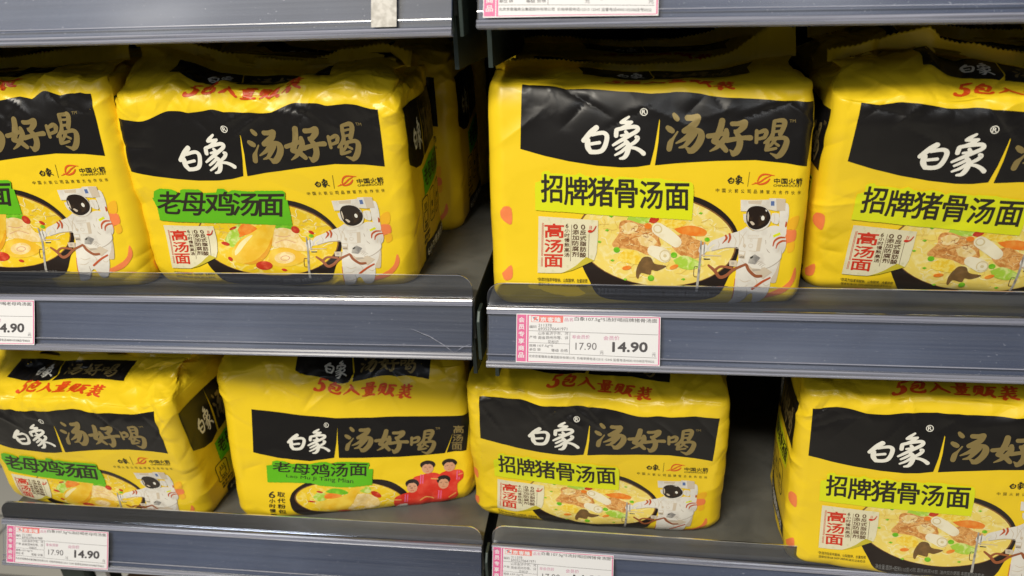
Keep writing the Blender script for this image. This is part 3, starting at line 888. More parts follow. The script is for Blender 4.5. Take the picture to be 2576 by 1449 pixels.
def team_art():
    """the hen-soup pack with four people in red jackets: bowl, writing, people"""
    out = {}
    b0 = Art(fDispF)
    b0.poly([(634, 1047), (740, 1052), (845, 1054), (850, 1070), (847, 1110), (841, 1150), (780, 1160), (700, 1156), (637, 1146)], 'black_ink')
    b0.poly([(845, 1054), (1000, 1045), (1135, 1041), (1140, 1080), (1118, 1140), (1000, 1147), (853, 1150), (850, 1100), (850, 1070)], 'black_ink')
    b0.poly([(1135, 1041), (1181, 1039), (1177, 1085), (1171, 1134), (1122, 1139), (1140, 1080)], 'black_ink')
    out['name_band'] = b0.finish()

    def sub(x0, x1, y0, y1, X0, X1, Y0, Y1):
        def tr(P):
            P = np.asarray(P, float)
            return fDispF(np.stack([x0 + (P[:, 0] - X0) / (X1 - X0) * (x1 - x0), y0 + (P[:, 1] - Y0) / (Y1 - Y0) * (y1 - y0)], 1))
        return tr
    b = Art(sub(722, 832, 1082, 1142, 175, 1700, 235, 1250))
    for s in BRAND:
        b.stroke(s, 'white_ink', L1)
    b.tr = fDispF
    b.ell(822, 1072, 6, 6, 'white_ink', L1, ring=1.3)
    b.text('R', (819.5, 1069, 824.5, 1075.5), 'white_ink', L1)
    b.tr = sub(866, 1096, 1073, 1142, 160, 2395, 125, 905)
    for s in SLOGAN:
        b.stroke([(x, y, w * 1.17) for x, y, w in s], 'gold_ink', L1)
    b.tr = fDispF
    b.text('TM', (1094, 1071, 1105, 1077), 'gold_ink', L1)
    for ch, q in zip('高汤面', [(1139, 1065, 1165, 1087), (1137, 1090, 1163, 1109), (1135, 1111, 1161, 1131)]):
        b.text(ch, q, 'gold_ink', L1, .02)
    out['lettering'] = b.finish()
    a = Art(fH)
    a.poly(jag([(362, 140), (420, 132), (425, 95), (470, 82), (560, 85), (640, 110), (700, 98), (830, 105), (930, 80), (1000, 75), (1060, 90), (1120, 72), (1240, 72), (1450, 78), (1460, 110), (1442, 152), (1495, 150), (1490, 325), (1300, 348), (1150, 352), (950, 342), (850, 318), (700, 318), (380, 325)], 2, 14), 'green_ink', L2)
    out['flavour_banner'] = a.finish()
    t = Art(fH)
    for ch, q in zip('老母鸡汤面', [(430, 92, 628, 208), (640, 105, 832, 228), (842, 98, 1040, 248), (1048, 85, 1232, 242), (1250, 90, 1438, 230)]):
        t.text(ch, q, 'dark_text', L3, .018)
    t.text('Lao Mu Ji Tang Mian', [(578, 232), (1292, 262), (1292, 322), (578, 272)], 'dark_text', L3, .01)
    out['banner_lettering'] = t.finish()
    w = Art(fH)
    for i, ch in enumerate('6小时慢熬'):
        w.text(ch, (398 + i * 5, 420, 466, 492) if i == 0 else (398 + i * 5, 440 + i * 58, 466 + i * 4, 492 + i * 56), 'dark_text', L1, .02)
    for i, ch in enumerate('取代粉包'):
        w.text(ch, (488 + i * 5, 422 + i * 65, 572 + i * 5, 475 + i * 65), 'dark_text', L1, .02)
    out['lettering_columns'] = w.finish()
    bo = Art(fH)
    bo.poly([(622, 500), (650, 420), (740, 345), (850, 300), (1050, 270), (1500, 268), (1700, 300), (1850, 400), (1860, 500), (1840, 600), (1750, 680), (1500, 735), (1000, 735), (760, 700), (660, 620)], 'bowl_ink', 0., smooth=4)
    bo.ell(1250, 480, 575, 192, 'bowl_rim_ink', .03, a=1, n=48)
    bo.ell(1252, 480, 562, 186, 'hen_soup', .06, a=1, n=48)
    out['bowl_picture'] = bo.finish()
    f = Art(fH)
    rnd = random.Random(3)
    wiggles(f, rnd, 36, 1250, 480, 540, 170, 'noodle_ink', L1, 7, 32)
    f.poly([(870, 460), (920, 410), (1000, 420), (1010, 480), (930, 500)], 'leaf_ink', L1 + .03, smooth=3)
    f.poly([(1000, 400), (1080, 365), (1200, 380), (1240, 420), (1100, 430)], 'pea_ink', L1 + .03, smooth=3)
    f.poly([(990, 440), (1040, 415), (1150, 425), (1170, 450), (1080, 470), (1000, 470)], 'carrot_ink', L1 + .05, smooth=3)
    f.poly([(1330, 360), (1430, 340), (1480, 370), (1460, 415), (1380, 400)], 'leaf_ink', L1 + .04, smooth=3)
    f.poly([(1320, 440), (1400, 415), (1500, 440), (1560, 480), (1570, 560), (1450, 620), (1300, 640), (1240, 600), (1300, 520)], 'slice_ink', L1 + .06, smooth=3)
    f.ell(1360, 590, 110, 45, 'slice_ink', L1 + .08, a=-5)
    f.ell(1360, 590, 60, 22, 'chicken_ink', L1 + .09, a=-5)
    f.poly([(900, 560), (960, 500), (1100, 470), (1220, 430), (1290, 365), (1380, 345), (1420, 352), (1350, 400), (1310, 490), (1250, 580), (1150, 620), (1000, 600)], 'chicken_ink', L1 + .1, smooth=3)
    for x, y, rx, ry, an in ((1535, 428, 60, 28, 25), (1200, 630, 75, 18, 0), (940, 405, 35, 10, 10), (860, 505, 40, 9, 5)):
        f.ell(x, y, rx, ry, 'date_ink', L1 + .12, a=an)
    out['food'] = f.finish()
    p = Art(fH)
    for (hx, hy, hr, jy, body, sx) in ((2072, 118, 80, 205, [(1900, 300), (1930, 250), (2010, 228), (2110, 205), (2200, 228), (2230, 300), (2200, 470), (1930, 460)], 2010),
                                       (2302, 108, 80, 190, [(2150, 300), (2200, 225), (2270, 195), (2360, 190), (2440, 205), (2446, 290), (2385, 350), (2372, 470), (2180, 480)], 2392),
                                       (1912, 318, 72, 415, [(1722, 540), (1730, 470), (1780, 435), (1860, 412), (1960, 408), (2050, 440), (2060, 600), (1900, 612), (1760, 612)], 1850),
                                       (2240, 288, 72, 385, [(2030, 560), (2060, 450), (2150, 400), (2240, 382), (2330, 385), (2388, 430), (2378, 512), (2250, 560), (2100, 585)], 2200)):
        p.poly(body, 'jersey_red', L1, smooth=3)
        p.stroke([(sx - 8, jy + 20, 12), (sx - 12, jy + 110, 12)], 'jersey_pink', L1 + .01)
        p.stroke([(sx + 16, jy + 20, 10), (sx + 12, jy + 110, 10)], 'jersey_pink', L1 + .01)
        p.ell(hx, hy, hr, 50, 'hair_ink', L1 + .02)
        p.ell(hx, hy + 42, hr * .76, 54, 'skin_ink', L1 + .03)
        p.poly([(hx - hr * .8, hy + 18), (hx - hr * .5, hy - 10), (hx, hy - 5), (hx + hr * .5, hy - 12), (hx + hr * .8, hy + 18), (hx + hr * .6, hy - 40), (hx - hr * .6, hy - 40)], 'hair_ink', L1 + .04, smooth=2)
        for sgn in (-1, 1):
            p.stroke([(hx + sgn * 24 - 9, hy + 30, 4), (hx + sgn * 24 + 9, hy + 30, 4)], 'hair_ink', L1 + .05)
            p.stroke([(hx + sgn * 24 - 12, hy + 20, 3), (hx + sgn * 24 + 12, hy + 19, 3)], 'skin_shade', L1 + .05)
        p.stroke([(hx, hy + 34, 3), (hx - 3, hy + 54, 5), (hx + 6, hy + 56, 3)], 'skin_shade', L1 + .05)
        p.stroke([(hx - 16, hy + 70, 4), (hx, hy + 73, 5), (hx + 16, hy + 70, 4)], 'date_ink', L1 + .05)
    for P in ([(1730, 488, 14), (1795, 492, 14)], [(2000, 505, 14), (2060, 468, 14), (2140, 495, 14)], [(2110, 268, 12), (2180, 275, 12)], [(2300, 480, 12), (2370, 440, 12)], [(2400, 250, 10), (2440, 235, 10)]):
        P = P if len(P) > 2 else [P[0], P[1]]
        p.stroke(P, 'jersey_gold', L1 + .06)
    p.poly([(1745, 612), (1780, 570), (1840, 552), (1875, 560), (1870, 590), (1900, 602), (1800, 615)], 'suit_white', L1 + .07, smooth=2)
    out['team_picture'] = p.finish()
    return out


# ------------------------------------------------------------------ top and side artwork (u along the wrapper, v = height of the print)
def lin_frame(x0, x1, y0, y1, u0, u1, v0, v1):
    def tr(P):
        P = np.asarray(P, float)
        return np.stack([u0 + (P[:, 0] - x0) / (x1 - x0) * (u1 - u0), v0 + (P[:, 1] - y0) / (y1 - y0) * (v1 - v0)], 1)
    return tr


def top_art():
    a = Art(lin_frame(60, 2300, 745, 145, -46.5, 46.5, 155, 172.5))
    for s in COUNT:
        a.stroke([(x, y, w * 1.22) for x, y, w in s], 'red_ink', 0.)
    a.finish()
    b = Art()
    b.poly([(-64, 179), (-64, 201), (-13, 201), (-10, 183), (-14, 176), (-30, 173.5), (-48, 175.5)], 'black_ink')
    b.poly([(-12, 201), (64, 201), (62, 177), (40, 178), (10, 177), (-10.5, 175.5), (-9, 185)], 'black_ink')
    b.finish()
    c = Art(lin_frame(175, 1700, 1250, 235, -38, -16, 179, 196))
    for s in BRAND:
        c.stroke(s, 'white_ink', L1)
    c.tr = lin_frame(160, 2395, 905, 125, -4, 50, 180, 197)
    for s in SLOGAN:
        c.stroke(s, 'gold_ink', L1)
    c.finish()
    return a, b, c


def side_art(kind, q0):
    """q0: wrapper coordinate of the panel's left end as one faces it"""
    a = Art(lambda P: np.asarray(P, float) + np.array([q0, 0]))
    a.poly([(4, 141), (46, 141), (44, 120), (41, 93), (30, 88.5), (18, 90), (5, 96)], 'black_ink')
    a.poly([(46, 141), (108, 141), (106, 95), (90, 97), (70, 97), (43.5, 93), (46, 118)], 'black_ink')
    a.finish()
    b = Art(lin_frame(175, 1700, 1250, 235, q0 + 19, q0 + 41, 101, 127))
    for s in BRAND:
        b.stroke(s, 'white_ink', L1)
    b.tr = lin_frame(160, 2395, 905, 125, q0 + 48, q0 + 99, 99, 130)
    for s in SLOGAN:
        b.stroke([(x, y, w * 1.17) for x, y, w in s], 'gold_ink', L1)
    b.tr = a.tr
    b.text('TM', (100, 131, 105, 128), 'gold_ink', L1)
    b.finish()
    c = Art(a.tr)
    c.poly(jag([(32, 84), (60, 90), (98, 88), (98, 68), (32, 62)], .3, 2), 'green_ink' if kind == 'hen' else 'lime_ink', 0.)
    c.finish()
    d = Art(a.tr)
    s = '老母鸡汤面' if kind == 'hen' else '招牌猪骨汤面'
    for i, ch in enumerate(s):
        w = 62 / len(s)
        d.text(ch, (35 + i * w, 84.5 + i * .5, 35 + i * w + w * .92, 68.5 + i * .5), 'dark_text', L1, .02)
    d.finish()
    e = Art(a.tr)
    for k, x in enumerate((22, 48, 72)):
        for P in ([(x, 58, .8), (x, 36, .8)], [(x + 18, 58, .8), (x + 18, 36, .8)]):
            e.stroke(P, 'dark_text')
        e.stroke([(x, 58, .8), (x + 2.5, 61, .8), (x + 15.5, 61, .8), (x + 18, 58, .8)], 'dark_text')
        e.stroke([(x, 36, .8), (x + 2.5, 33, .8), (x + 15.5, 33, .8), (x + 18, 36, .8)], 'dark_text')
        if k == 0:
            e.stroke([(x + 4, 49, .8), (x + 14, 49, .8)], 'dark_text')
            e.stroke([(x + 4.5, 48, .8), (x + 4.5, 41, .8), (x + 7, 40, .8), (x + 12, 40, .8), (x + 13.5, 41, .8), (x + 13.5, 48, .8)], 'dark_text')
            for q in (6, 9, 12):
                e.stroke([(x + q, 51, .6), (x + q + .8, 53, .6), (x + q, 56, .6)], 'dark_text')
                e.stroke([(x + q - 1, 35, .5), (x + q, 38, .6), (x + q + 1, 35, .5)], 'dark_text')
        else:
            e.poly([(x + 6, 50), (x + 12, 49), (x + 11, 44), (x + 7, 45)], 'dark_text')
            for q in (5, 8, 11):
                e.ell(x + q + 1, 39, 1.6, 1.6, 'dark_text', ring=.6, n=14)
    e.text('真骨真肉', (24, 30, 44, 25.5), 'dark_text', 0., .02)
    e.text('慢熬6小时', (24, 24.5, 44, 20), 'dark_text', 0., .02)
    e.poly([(30, 16), (34, 19), (60, 16), (90, 17), (106, 15), (106, 2), (80, 3), (50, 0), (32, 1)], 'dark_text', 0.)
    e.text('6小时慢熬高汤', (36, 14, 100, 4.5), 'white_ink', L1, .02)
    e.finish()
    return dict(side_band=a, side_lettering=b, side_banner=c, side_banner_lettering=d, side_icons=e)


# ------------------------------------------------------------------ the bag surface
def vnoise(x, y, seed):
    """smooth value noise in 2-D, -1..1"""
    xi, yi = np.floor(x).astype(np.int64), np.floor(y).astype(np.int64)
    xf, yf = x - xi, y - yi

    def h(a, b):
        n = (a * 374761393 + b * 668265263 + seed * 1442695041) & 0xffffffff
        n = ((n ^ (n >> 13)) * 1274126177) & 0xffffffff
        return ((n ^ (n >> 16)) & 0xffff) / 32767.5 - 1
    sx, sy = xf * xf * xf * (xf * (xf * 6 - 15) + 10), yf * yf * yf * (yf * (yf * 6 - 15) + 10)
    return (h(xi, yi) * (1 - sx) + h(xi + 1, yi) * sx) * (1 - sy) + (h(xi, yi + 1) * (1 - sx) + h(xi + 1, yi + 1) * sx) * sy


def sstep(a, b, x):
    t = np.clip((x - a) / (b - a), 0, 1)
    return t * t * (3 - 2 * t)


def trinoise(x, y, seed):
    """triangulated value noise: flat facets that meet in straight, sharp folds"""
    wx = vnoise(x * .9 + 3.1, y * .9 + 7.7, seed + 101) * .45
    wy = vnoise(x * .9 + 9.3, y * .9 + 1.7, seed + 102) * .45
    x, y = x + wx, y + wy
    u = x - y * .57735
    v = y * 1.1547
    i, j = np.floor(u).astype(np.int64), np.floor(v).astype(np.int64)
    f, g = u - i, v - j

    def h(a, b):
        n = (a * 374761393 + b * 668265263 + seed * 1442695041) & 0xffffffff
        n = ((n ^ (n >> 13)) * 1274126177) & 0xffffffff
        return ((n ^ (n >> 16)) & 0xffff) / 32767.5 - 1
    lo = f + g <= 1
    a = np.where(lo, h(i, j), h(i + 1, j + 1))
    p = np.where(lo, f, 1 - g)
    q = np.where(lo, g, 1 - f)
    b, c = h(i + 1, j), h(i, j + 1)
    return a * (1 - p - q) + b * p + c * q


class Bag:
    def __init__(s, w=113., D=112., h=150., rise=12., seed=1, lean=0., rough=1., wav=4., ridge=None, roundb=3.5, zs=0., sag=4.5):
        s.sag = sag
        s.w, s.D, s.h, s.seed, s.lean, s.rough, s.wav, s.zs = w, D, h, seed, lean, rough, wav, zs
        s.rc = 11.
        rs0 = np.random.RandomState(seed + 500)
        al = math.atan2(rise, D / 2)
        tt = np.arange(0, h + D, .5)
        tb = R(76)
        th = math.pi / 2 + (tb - math.pi / 2) * sstep(h - 20, h - 5, tt) + (al - tb) * sstep(h - 4.5, h + 4.5, tt)
        dz, dy = np.sin(th) * .5, np.cos(th) * .5
        s.tt, s.zt, s.yt = tt, np.concatenate([[0], np.cumsum(dz)[:-1]]), np.concatenate([[0], np.cumsum(dy)[:-1]])
        s.T = float(np.interp(D / 2 - 1.2, s.yt, tt))
        s.ztop = float(np.interp(s.T, tt, s.zt))
        s.base = roundb
        s.creases = []
        for _ in range(int(30 * rough)):
            w_ = rs0.rand()
            if w_ < .55:     # fanning down from the shoulder
                c = (rs0.uniform(-w, w), h - rs0.uniform(2, 26), rs0.choice([-1, 1]) * rs0.uniform(.25, 1.1))
            elif w_ < .72:    # running in from the upright edges
                c = (rs0.choice([-1, 1]) * (w - rs0.uniform(-12, 22)), rs0.uniform(8, h), rs0.uniform(-.9, .9))
            else:            # on the top slope
                c = (rs0.uniform(-w, w), h + rs0.uniform(5, 45), rs0.uniform(.6, 2.4))
            s.creases.append(c + (rs0.uniform(10, 30), rs0.uniform(1.6, 3.6), rs0.choice([-1, 1]) * rs0.uniform(.45, 1.35)))
        r = ridge or [(-113, s.ztop), (113, s.ztop)]
        s.rx = np.array([p[0] for p in r], float)
        s.rz = np.array([p[1] for p in r], float) - s.ztop
        rs = np.random.RandomState(seed)
        s.ph = rs.uniform(0, 99, 8)
        s.lc = math.pi * s.rc / 2
        s.a1 = w - s.rc
        s.half = s.a1 + s.lc + (D - 2 * s.rc) + s.lc + s.a1

    def ridge(s, x):
        return np.interp(x, s.rx, s.rz)

    def raw(s, q, t):
        q = ((q + s.half) % (2 * s.half)) - s.half
        sg = np.where(q >= 0, 1., -1.)
        a = np.abs(q)
        t = np.clip(t, 0, s.T)
        yf, z = np.interp(t, s.tt, s.yt), np.interp(t, s.tt, s.zt)
        b = np.clip(1 - t / 11., 0, 1) ** 2 * s.base
        hd = np.maximum(s.D / 2 - yf - b, 1.0)
        up = sstep(s.h - 8, s.T, t)
        hw = s.w - b - 3.5 * up
        r = np.minimum(s.rc, hd * .8)
        lc, a1, ls = s.lc, s.a1, s.D - 2 * s.rc
        x = np.zeros_like(a)
        y = np.zeros_like(a)
        nx, ny = np.zeros_like(a), np.zeros_like(a)
        k = a <= a1
        x[k], y[k] = a[k] * (hw[k] - r[k]) / a1, -hd[k]
        ny[k] = -1
        for lo, cs in ((a1, 1), (a1 + lc + ls, 2)):
            k = (a > lo) & (a <= lo + lc)
            g = (a[k] - lo) / lc * math.pi / 2
            if cs == 1:
                x[k], y[k] = hw[k] - r[k] + r[k] * np.sin(g), -hd[k] + r[k] - r[k] * np.cos(g)
                nx[k], ny[k] = np.sin(g), -np.cos(g)
            else:
                x[k], y[k] = hw[k] - r[k] + r[k] * np.cos(g), hd[k] - r[k] + r[k] * np.sin(g)
                nx[k], ny[k] = np.cos(g), np.sin(g)
        k = (a > a1 + lc) & (a <= a1 + lc + ls)
        f = (a[k] - a1 - lc) / ls
        x[k], y[k] = hw[k], (-hd[k] + r[k]) * (1 - f) + (hd[k] - r[k]) * f
        nx[k] = 1
        k = a > a1 + 2 * lc + ls
        x[k], y[k] = (s.half - a[k]) * (hw[k] - r[k]) / a1, hd[k]
        ny[k] = 1
        # pillow bulge, tucked side gusset towards the seal
        env = np.sin(np.clip(t / s.h, 0, 1) * math.pi) ** .7
        y += ny * 4.5 * np.clip(1 - (x / s.w) ** 2, 0, 1) * env
        y += np.minimum(ny, 0) * s.sag * np.exp(-((t - 12) / 24.) ** 2) * np.clip(1 - (x / s.w) ** 4, 0, 1)
        pin = np.clip(1 - (y / np.maximum(hd, 1)) ** 2, 0, 1)
        x += nx * pin * (4.5 * env - 17 * up)
        # wrinkles along the outward normal
        P = s.ph
        q2 = q
        am = s.rough * (.34 + 1.3 * np.exp(-((t - s.h + 4) / 16.) ** 2) + 1.2 * np.exp(-(t / 16.) ** 2) + .55 * np.exp(-((a - s.a1 - 8) / 14.) ** 2) + 2.0 * up)
        n = vnoise(q2 / 37 + P[0], t / 34 + P[1], s.seed) * 1.1 + vnoise(q2 / 15 + P[2], t / 21 + P[3], s.seed + 7) * .55
        mask = sstep(-.3, .35, vnoise(q2 / 45 + P[5], t / 40 + P[2], s.seed + 61))
        t1 = trinoise((q2 + t * .3) / 34 + P[4], (t - q2 * .3) / 26 + P[5], s.seed + 13)
        t2 = trinoise((q2 - t * .5) / 17 + P[6], (t + q2 * .4) / 15 + P[7], s.seed + 29)
        t3 = trinoise((q2 + t * .7) / 8 + P[1], (t - q2 * .5) / 9 + P[0], s.seed + 41)
        dsp = am * (n * .25 + 1.35 * t1 + mask * (.8 * t2 + .25 * t3))
        for (cq, ct, ang, ln, wd, hh) in s.creases:
            dq, dt = (q - cq + s.half) % (2 * s.half) - s.half, t - ct
            al_, ac = dq * math.cos(ang) + dt * math.sin(ang), -dq * math.sin(ang) + dt * math.cos(ang)
            k = np.clip(1 - (al_ / ln) ** 2, 0, 1)
            dsp = dsp + hh * k * (np.exp(-np.sqrt(ac * ac + .12) / wd) - .35 * np.exp(-((ac - 2.2 * wd) / (1.6 * wd)) ** 2))
        edge = 1 - .6 * np.exp(-(t / 5.) ** 2)
        x += nx * dsp * edge
        y += ny * dsp * edge
        z = z + np.where(t > s.h, dsp * .9, dsp * .2 * sstep(s.h - 20, s.h, t))
        # drooping, wavy shoulder and seal line
        sx = sg * x
        sh = np.exp(-((t - s.h) / 26.) ** 2)
        wv = vnoise(sx / 34 + P[2], np.full_like(sx, P[3]), s.seed + 3) + .55 * trinoise(sx / 17 + P[4], (t - s.h) / 40 + P[5], s.seed + 5)
        z = z + sh * wv * s.wav * np.where(np.abs(ny) > .3, 1, .4)
        y += -ny * 0 + sh * wv * s.wav * .5 * np.where(ny < -.3, 1, 0)
        z = z + up * s.ridge(sx) + s.zs * sx * sstep(20, s.h, t)
        seal = vnoise(sx / 40 + P[6], np.full_like(sx, P[7]), s.seed + 9)
        y += up * seal * 6
        y = y + s.D / 2 + z * math.tan(s.lean)
        return np.stack([sx, y, np.maximum(z, 0)], -1)

    def at(s, q, t, off=0.):
        q, t = np.asarray(q, float), np.asarray(t, float)
        p = s.raw(q, t)
        e = .6
        tm = np.minimum(t, s.T - e)
        tm = np.maximum(tm, e)
        dq = s.raw(q + e, tm) - s.raw(q - e, tm)
        dt = s.raw(q, tm + e) - s.raw(q, tm - e)
        n = np.cross(dq, dt)
        n /= np.maximum(np.linalg.norm(n, axis=1), 1e-9)[:, None]
        return (p + n * np.asarray(off)[..., None]) * 1e-3, n


def rotart(P, ang, du, dv):
    c, s = math.cos(ang), math.sin(ang)
    return c * P[:, 0] - s * (P[:, 1]) + du, s * P[:, 0] + c * P[:, 1] + dv


def put_art(name, art, bag, parent, ang, du, dv, base=.32, foot=0.):
    V, Fc, mi, mats = art.out
    if not len(V):
        return None
    u, v = rotart(V[:, :2], ang, du, dv)
    if foot:
        v = v + foot * (1 - np.clip(v / 55., -.2, 1))
    if dv < 0:      # print near the foot follows the sagging film
        v = v - dv * (1 - np.clip((v - dv) / 60., 0, 1)) + (.4 if dv < -1 else 0.)
    P, N = bag.at(u, v, base + V[:, 2])
    # drop faces that would run past the seal or under the foot
    ok = (v < bag.T - .5) & (v > .3)
    keep = [i for i, f in enumerate(Fc) if all(ok[j] for j in f)]
    Fc = [Fc[i] for i in keep]
    mi = [mi[i] for i in keep]
    if not Fc:
        return None
    used = sorted({j for f in Fc for j in f})
    rm = {j: i for i, j in enumerate(used)}
    Fc = [[rm[j] for j in f] for f in Fc]
    # outward winding
    me_n = N[used]
    return pyobj(name, P[used], Fc, mats, parent, mi, True, me_n, V[used][:, :2] * 1e-3)


def bag_mesh(bag, parent, nq=420, nt=210):
    q = np.linspace(-bag.half, bag.half, nq, endpoint=False)
    t = np.concatenate([np.linspace(0, 14, 10, endpoint=False), np.linspace(14, bag.T, nt - 10)])
    Q, T_ = np.meshgrid(q, t)
    P, N = bag.at(Q.ravel(), T_.ravel(), np.zeros(Q.size))
    Fc = []
    for j in range(nt - 1):
        b = j * nq
        for i in range(nq):
            k = (i + 1) % nq
            Fc.append((b + i, b + k, b + nq + k, b + nq + i))
    Fc.append(tuple(range(nq))[::-1])
    Fc.append(tuple(range((nt - 1) * nq, nt * nq)))
    N[:nq] = N[:nq] * .5 + np.array([0, 0, -.5])
    return pyobj('wrapper', P, Fc, ['yellow_film'], parent, None, True, N, np.stack([Q.ravel(), T_.ravel()], 1) * 1e-3)


def fin_mesh(bag, parent, hgt, tilt):
    """crimped seal: a ribbed strip with a zigzag cut edge; hgt, tilt: [(x, mm)] along the seal"""
    n = 261
    x = np.linspace(-bag.w + 2, bag.w - 2, n)
    q = x * bag.a1 / (bag.w - 3.5 - 1)
    q = np.clip(q, -bag.a1, bag.a1)
    P0, _ = bag.at(q, np.full(n, bag.T), np.zeros(n))
    P0 = P0 * 1e3
    P0[:, 0] = x
    H = np.interp(x, [p[0] for p in hgt], [p[1] for p in hgt])
    Tl = np.interp(x, [p[0] for p in tilt], [p[1] for p in tilt])
    wob = vnoise(x / 22 + 5, x * 0 + 2.2, bag.seed + 50) * 9
    rows = 9
    zig = np.abs((np.arange(n) % 4) - 2) / 2. * 1.5 - .75
    F_, B_ = [], []
    for r in range(rows):
        f = r / (rows - 1)
        hh = H * f + (zig if r == rows - 1 else 0)
        y = P0[:, 1] + Tl * f ** 1.4 + wob * f + .35 * math.cos(r * math.pi) * (f < .95)
        z = P0[:, 2] - 1.0 + hh
        F_.append(np.stack([x, y - .25, z], 1))
        B_.append(np.stack([x, y + .35, z], 1))
    V = np.vstack(F_ + B_) * 1e-3
    Fc = []
    o = rows * n
    for r in range(rows - 1):
        for i in range(n - 1):
            a = r * n + i
            Fc.append((a, a + 1, a + n + 1, a + n))
            Fc.append((o + a + 1, o + a, o + a + n, o + a + n + 1))
    a = (rows - 1) * n
    for i in range(n - 1):
        Fc.append((a + i, a + i + 1, o + a + i + 1, o + a + i))
    return pyobj('crimped_seal', V, Fc, ['yellow_film'], parent, None, True)


# artwork, drawn once
ART = {}
ART['band'], ART['band_text'] = band_art()
for k in ('pork', 'hen'):
    ART['banner_' + k], ART['banner_text_' + k] = banner_art(k)
    ART['bowl_' + k], ART['food_' + k] = bowl_art(k)
ART['note'], ART['note_text'] = note_art()
ART['astro'] = astro_art()
ART['logo'] = logo_art()
ART['fine'] = fine_art()
ART['ribbon'] = ribbon_art()
ART['count'], ART['topband'], ART['topband_text'] = top_art()
TEAM = team_art()
BAGREF = Bag()
SIDE = {}
for k in ('hen', 'pork'):
    SIDE[k, 'r'] = side_art(k, 113.)
    SIDE[k, 'l'] = side_art(k, -113. - 112. + 0.)

GROUP = 'yellow noodle packs on the shelves'


def noodle_pack(kind, label, pose, shelf, seed, ridge=None, rough=1., wav=4., fin=None, tilt=None, rise=12., du=0., extra_h=9., topdv=0., foot=0., w=113., sag=4.5, cdv=-3.5):
    """pose: x, y, z of the print's foot and yaw, lean, print tilt in degrees"""
    x, y, z, yw, ln, rl = pose
    lean = R(ln)
    vb = (shelf - z) / math.cos(lean) * 1e3
    y0 = y + (shelf - z) * math.tan(lean)
    ridge = [(px + du, pz) for px, pz in ridge] if ridge else None
    rt = root('noodle_pack', (x + .0035 * math.sin(R(yw)) - du * 1e-3 * math.cos(R(yw)), y0 + .0035 - du * 1e-3 * math.sin(R(yw)), shelf), R(yw), label, 'noodle pack', GROUP)
    h = 145 - vb + extra_h
    bag = Bag(w=w, sag=sag, h=h, rise=rise, seed=seed, lean=lean, rough=rough, wav=wav, ridge=ridge, zs=math.tan(R(rl)) * .7)
    bag_mesh(bag, rt)
    fin_mesh(bag, rt, fin or [(-113, 8), (113, 9)], tilt or [(-113, 8), (0, 3), (113, 9)])
    an = R(rl)
    P = lambda n, a, par, **kw: put_art(n, a, bag, par, an, du, -vb, foot=foot, **kw)
    if kind == 'team':
        b = P('name_band', TEAM['name_band'], rt)
        P('lettering', TEAM['lettering'], b)
        b = P('flavour_banner', TEAM['flavour_banner'], rt)
        P('lettering', TEAM['banner_lettering'], b)
        b = P('bowl_picture', TEAM['bowl_picture'], rt)
        P('food', TEAM['food'], b)
        P('team_picture', TEAM['team_picture'], rt)
        P('lettering', TEAM['lettering_columns'], rt)
    else:
        b = P('name_band', ART['band'], rt)
        P('lettering', ART['band_text'], b)
        b = P('flavour_banner', ART['banner_' + kind], rt)
        P('lettering', ART['banner_text_' + kind], b)
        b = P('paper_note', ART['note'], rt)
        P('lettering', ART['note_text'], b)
        b = P('bowl_picture', ART['bowl_' + kind], rt)
        P('food', ART['food_' + kind], b)
        P('astronaut_picture', ART['astro'], rt)
        P('partner_logo', ART['logo'], rt)
        P('fine_print', ART['fine'], rt)
        for rb in ART['ribbon']:
            P('wave_ribbon', rb, rt)
    Pt = lambda n, a, par: put_art(n, a, bag, par, an, du, topdv - vb)
    put_art('pack_count', ART['count'], bag, rt, an, du, topdv - vb + cdv)
    b = Pt('top_band', ART['topband'], rt)
    if b:
        Pt('lettering', ART['topband_text'], b)
    sk = 'pork' if kind == 'pork' else 'hen'
    for sd in ('r', 'l'):
        d = SIDE[sk, sd]
        Q = lambda n, a, par: put_art(n, a, bag, par, 0., (w - 113.) * (1 if sd == 'r' else -1), topdv * .9 - vb)
        b = Q('side_band', d['side_band'], rt)
        if b:
            Q('lettering', d['side_lettering'], b)
        b = Q('side_banner', d['side_banner'], rt)
        if b:
            Q('lettering', d['side_banner_lettering'], b)
        Q('cooking_icons', d['side_icons'], rt)
    return rt


def copy_tree(o, parent=None):
    c = o.copy()
    COL.objects.link(c)
    if parent is not None:
        c.parent = parent
        c.matrix_parent_inverse = o.matrix_parent_inverse.copy()
    for ch in o.children:
        copy_tree(ch, c)
    return c


def again(src, dx, dy, dr, label, z=None):
    c = copy_tree(src)
    c['label'] = label
    c.location = (src.location.x + dx, src.location.y + dy, src.location.z if z is None else z)
    c.rotation_euler = (0, 0, src.rotation_euler.z + dr)
    return c


# ------------------------------------------------------------------ shelves
DY, HS = .01784, .04240
DECK = .0425                      # deck above the rail's foot
SLOPE = math.hypot(DY, HS)
UP = (DY / SLOPE, HS / SLOPE)     # along the tilted face (y, z)
OUT = (-HS / SLOPE, DY / SLOPE)   # away from it


def rail_pt(a, n):
    """a: metres up the tilted face, n: metres out of it"""
    return (UP[0] * a + OUT[0] * n, UP[1] * a + OUT[1] * n)


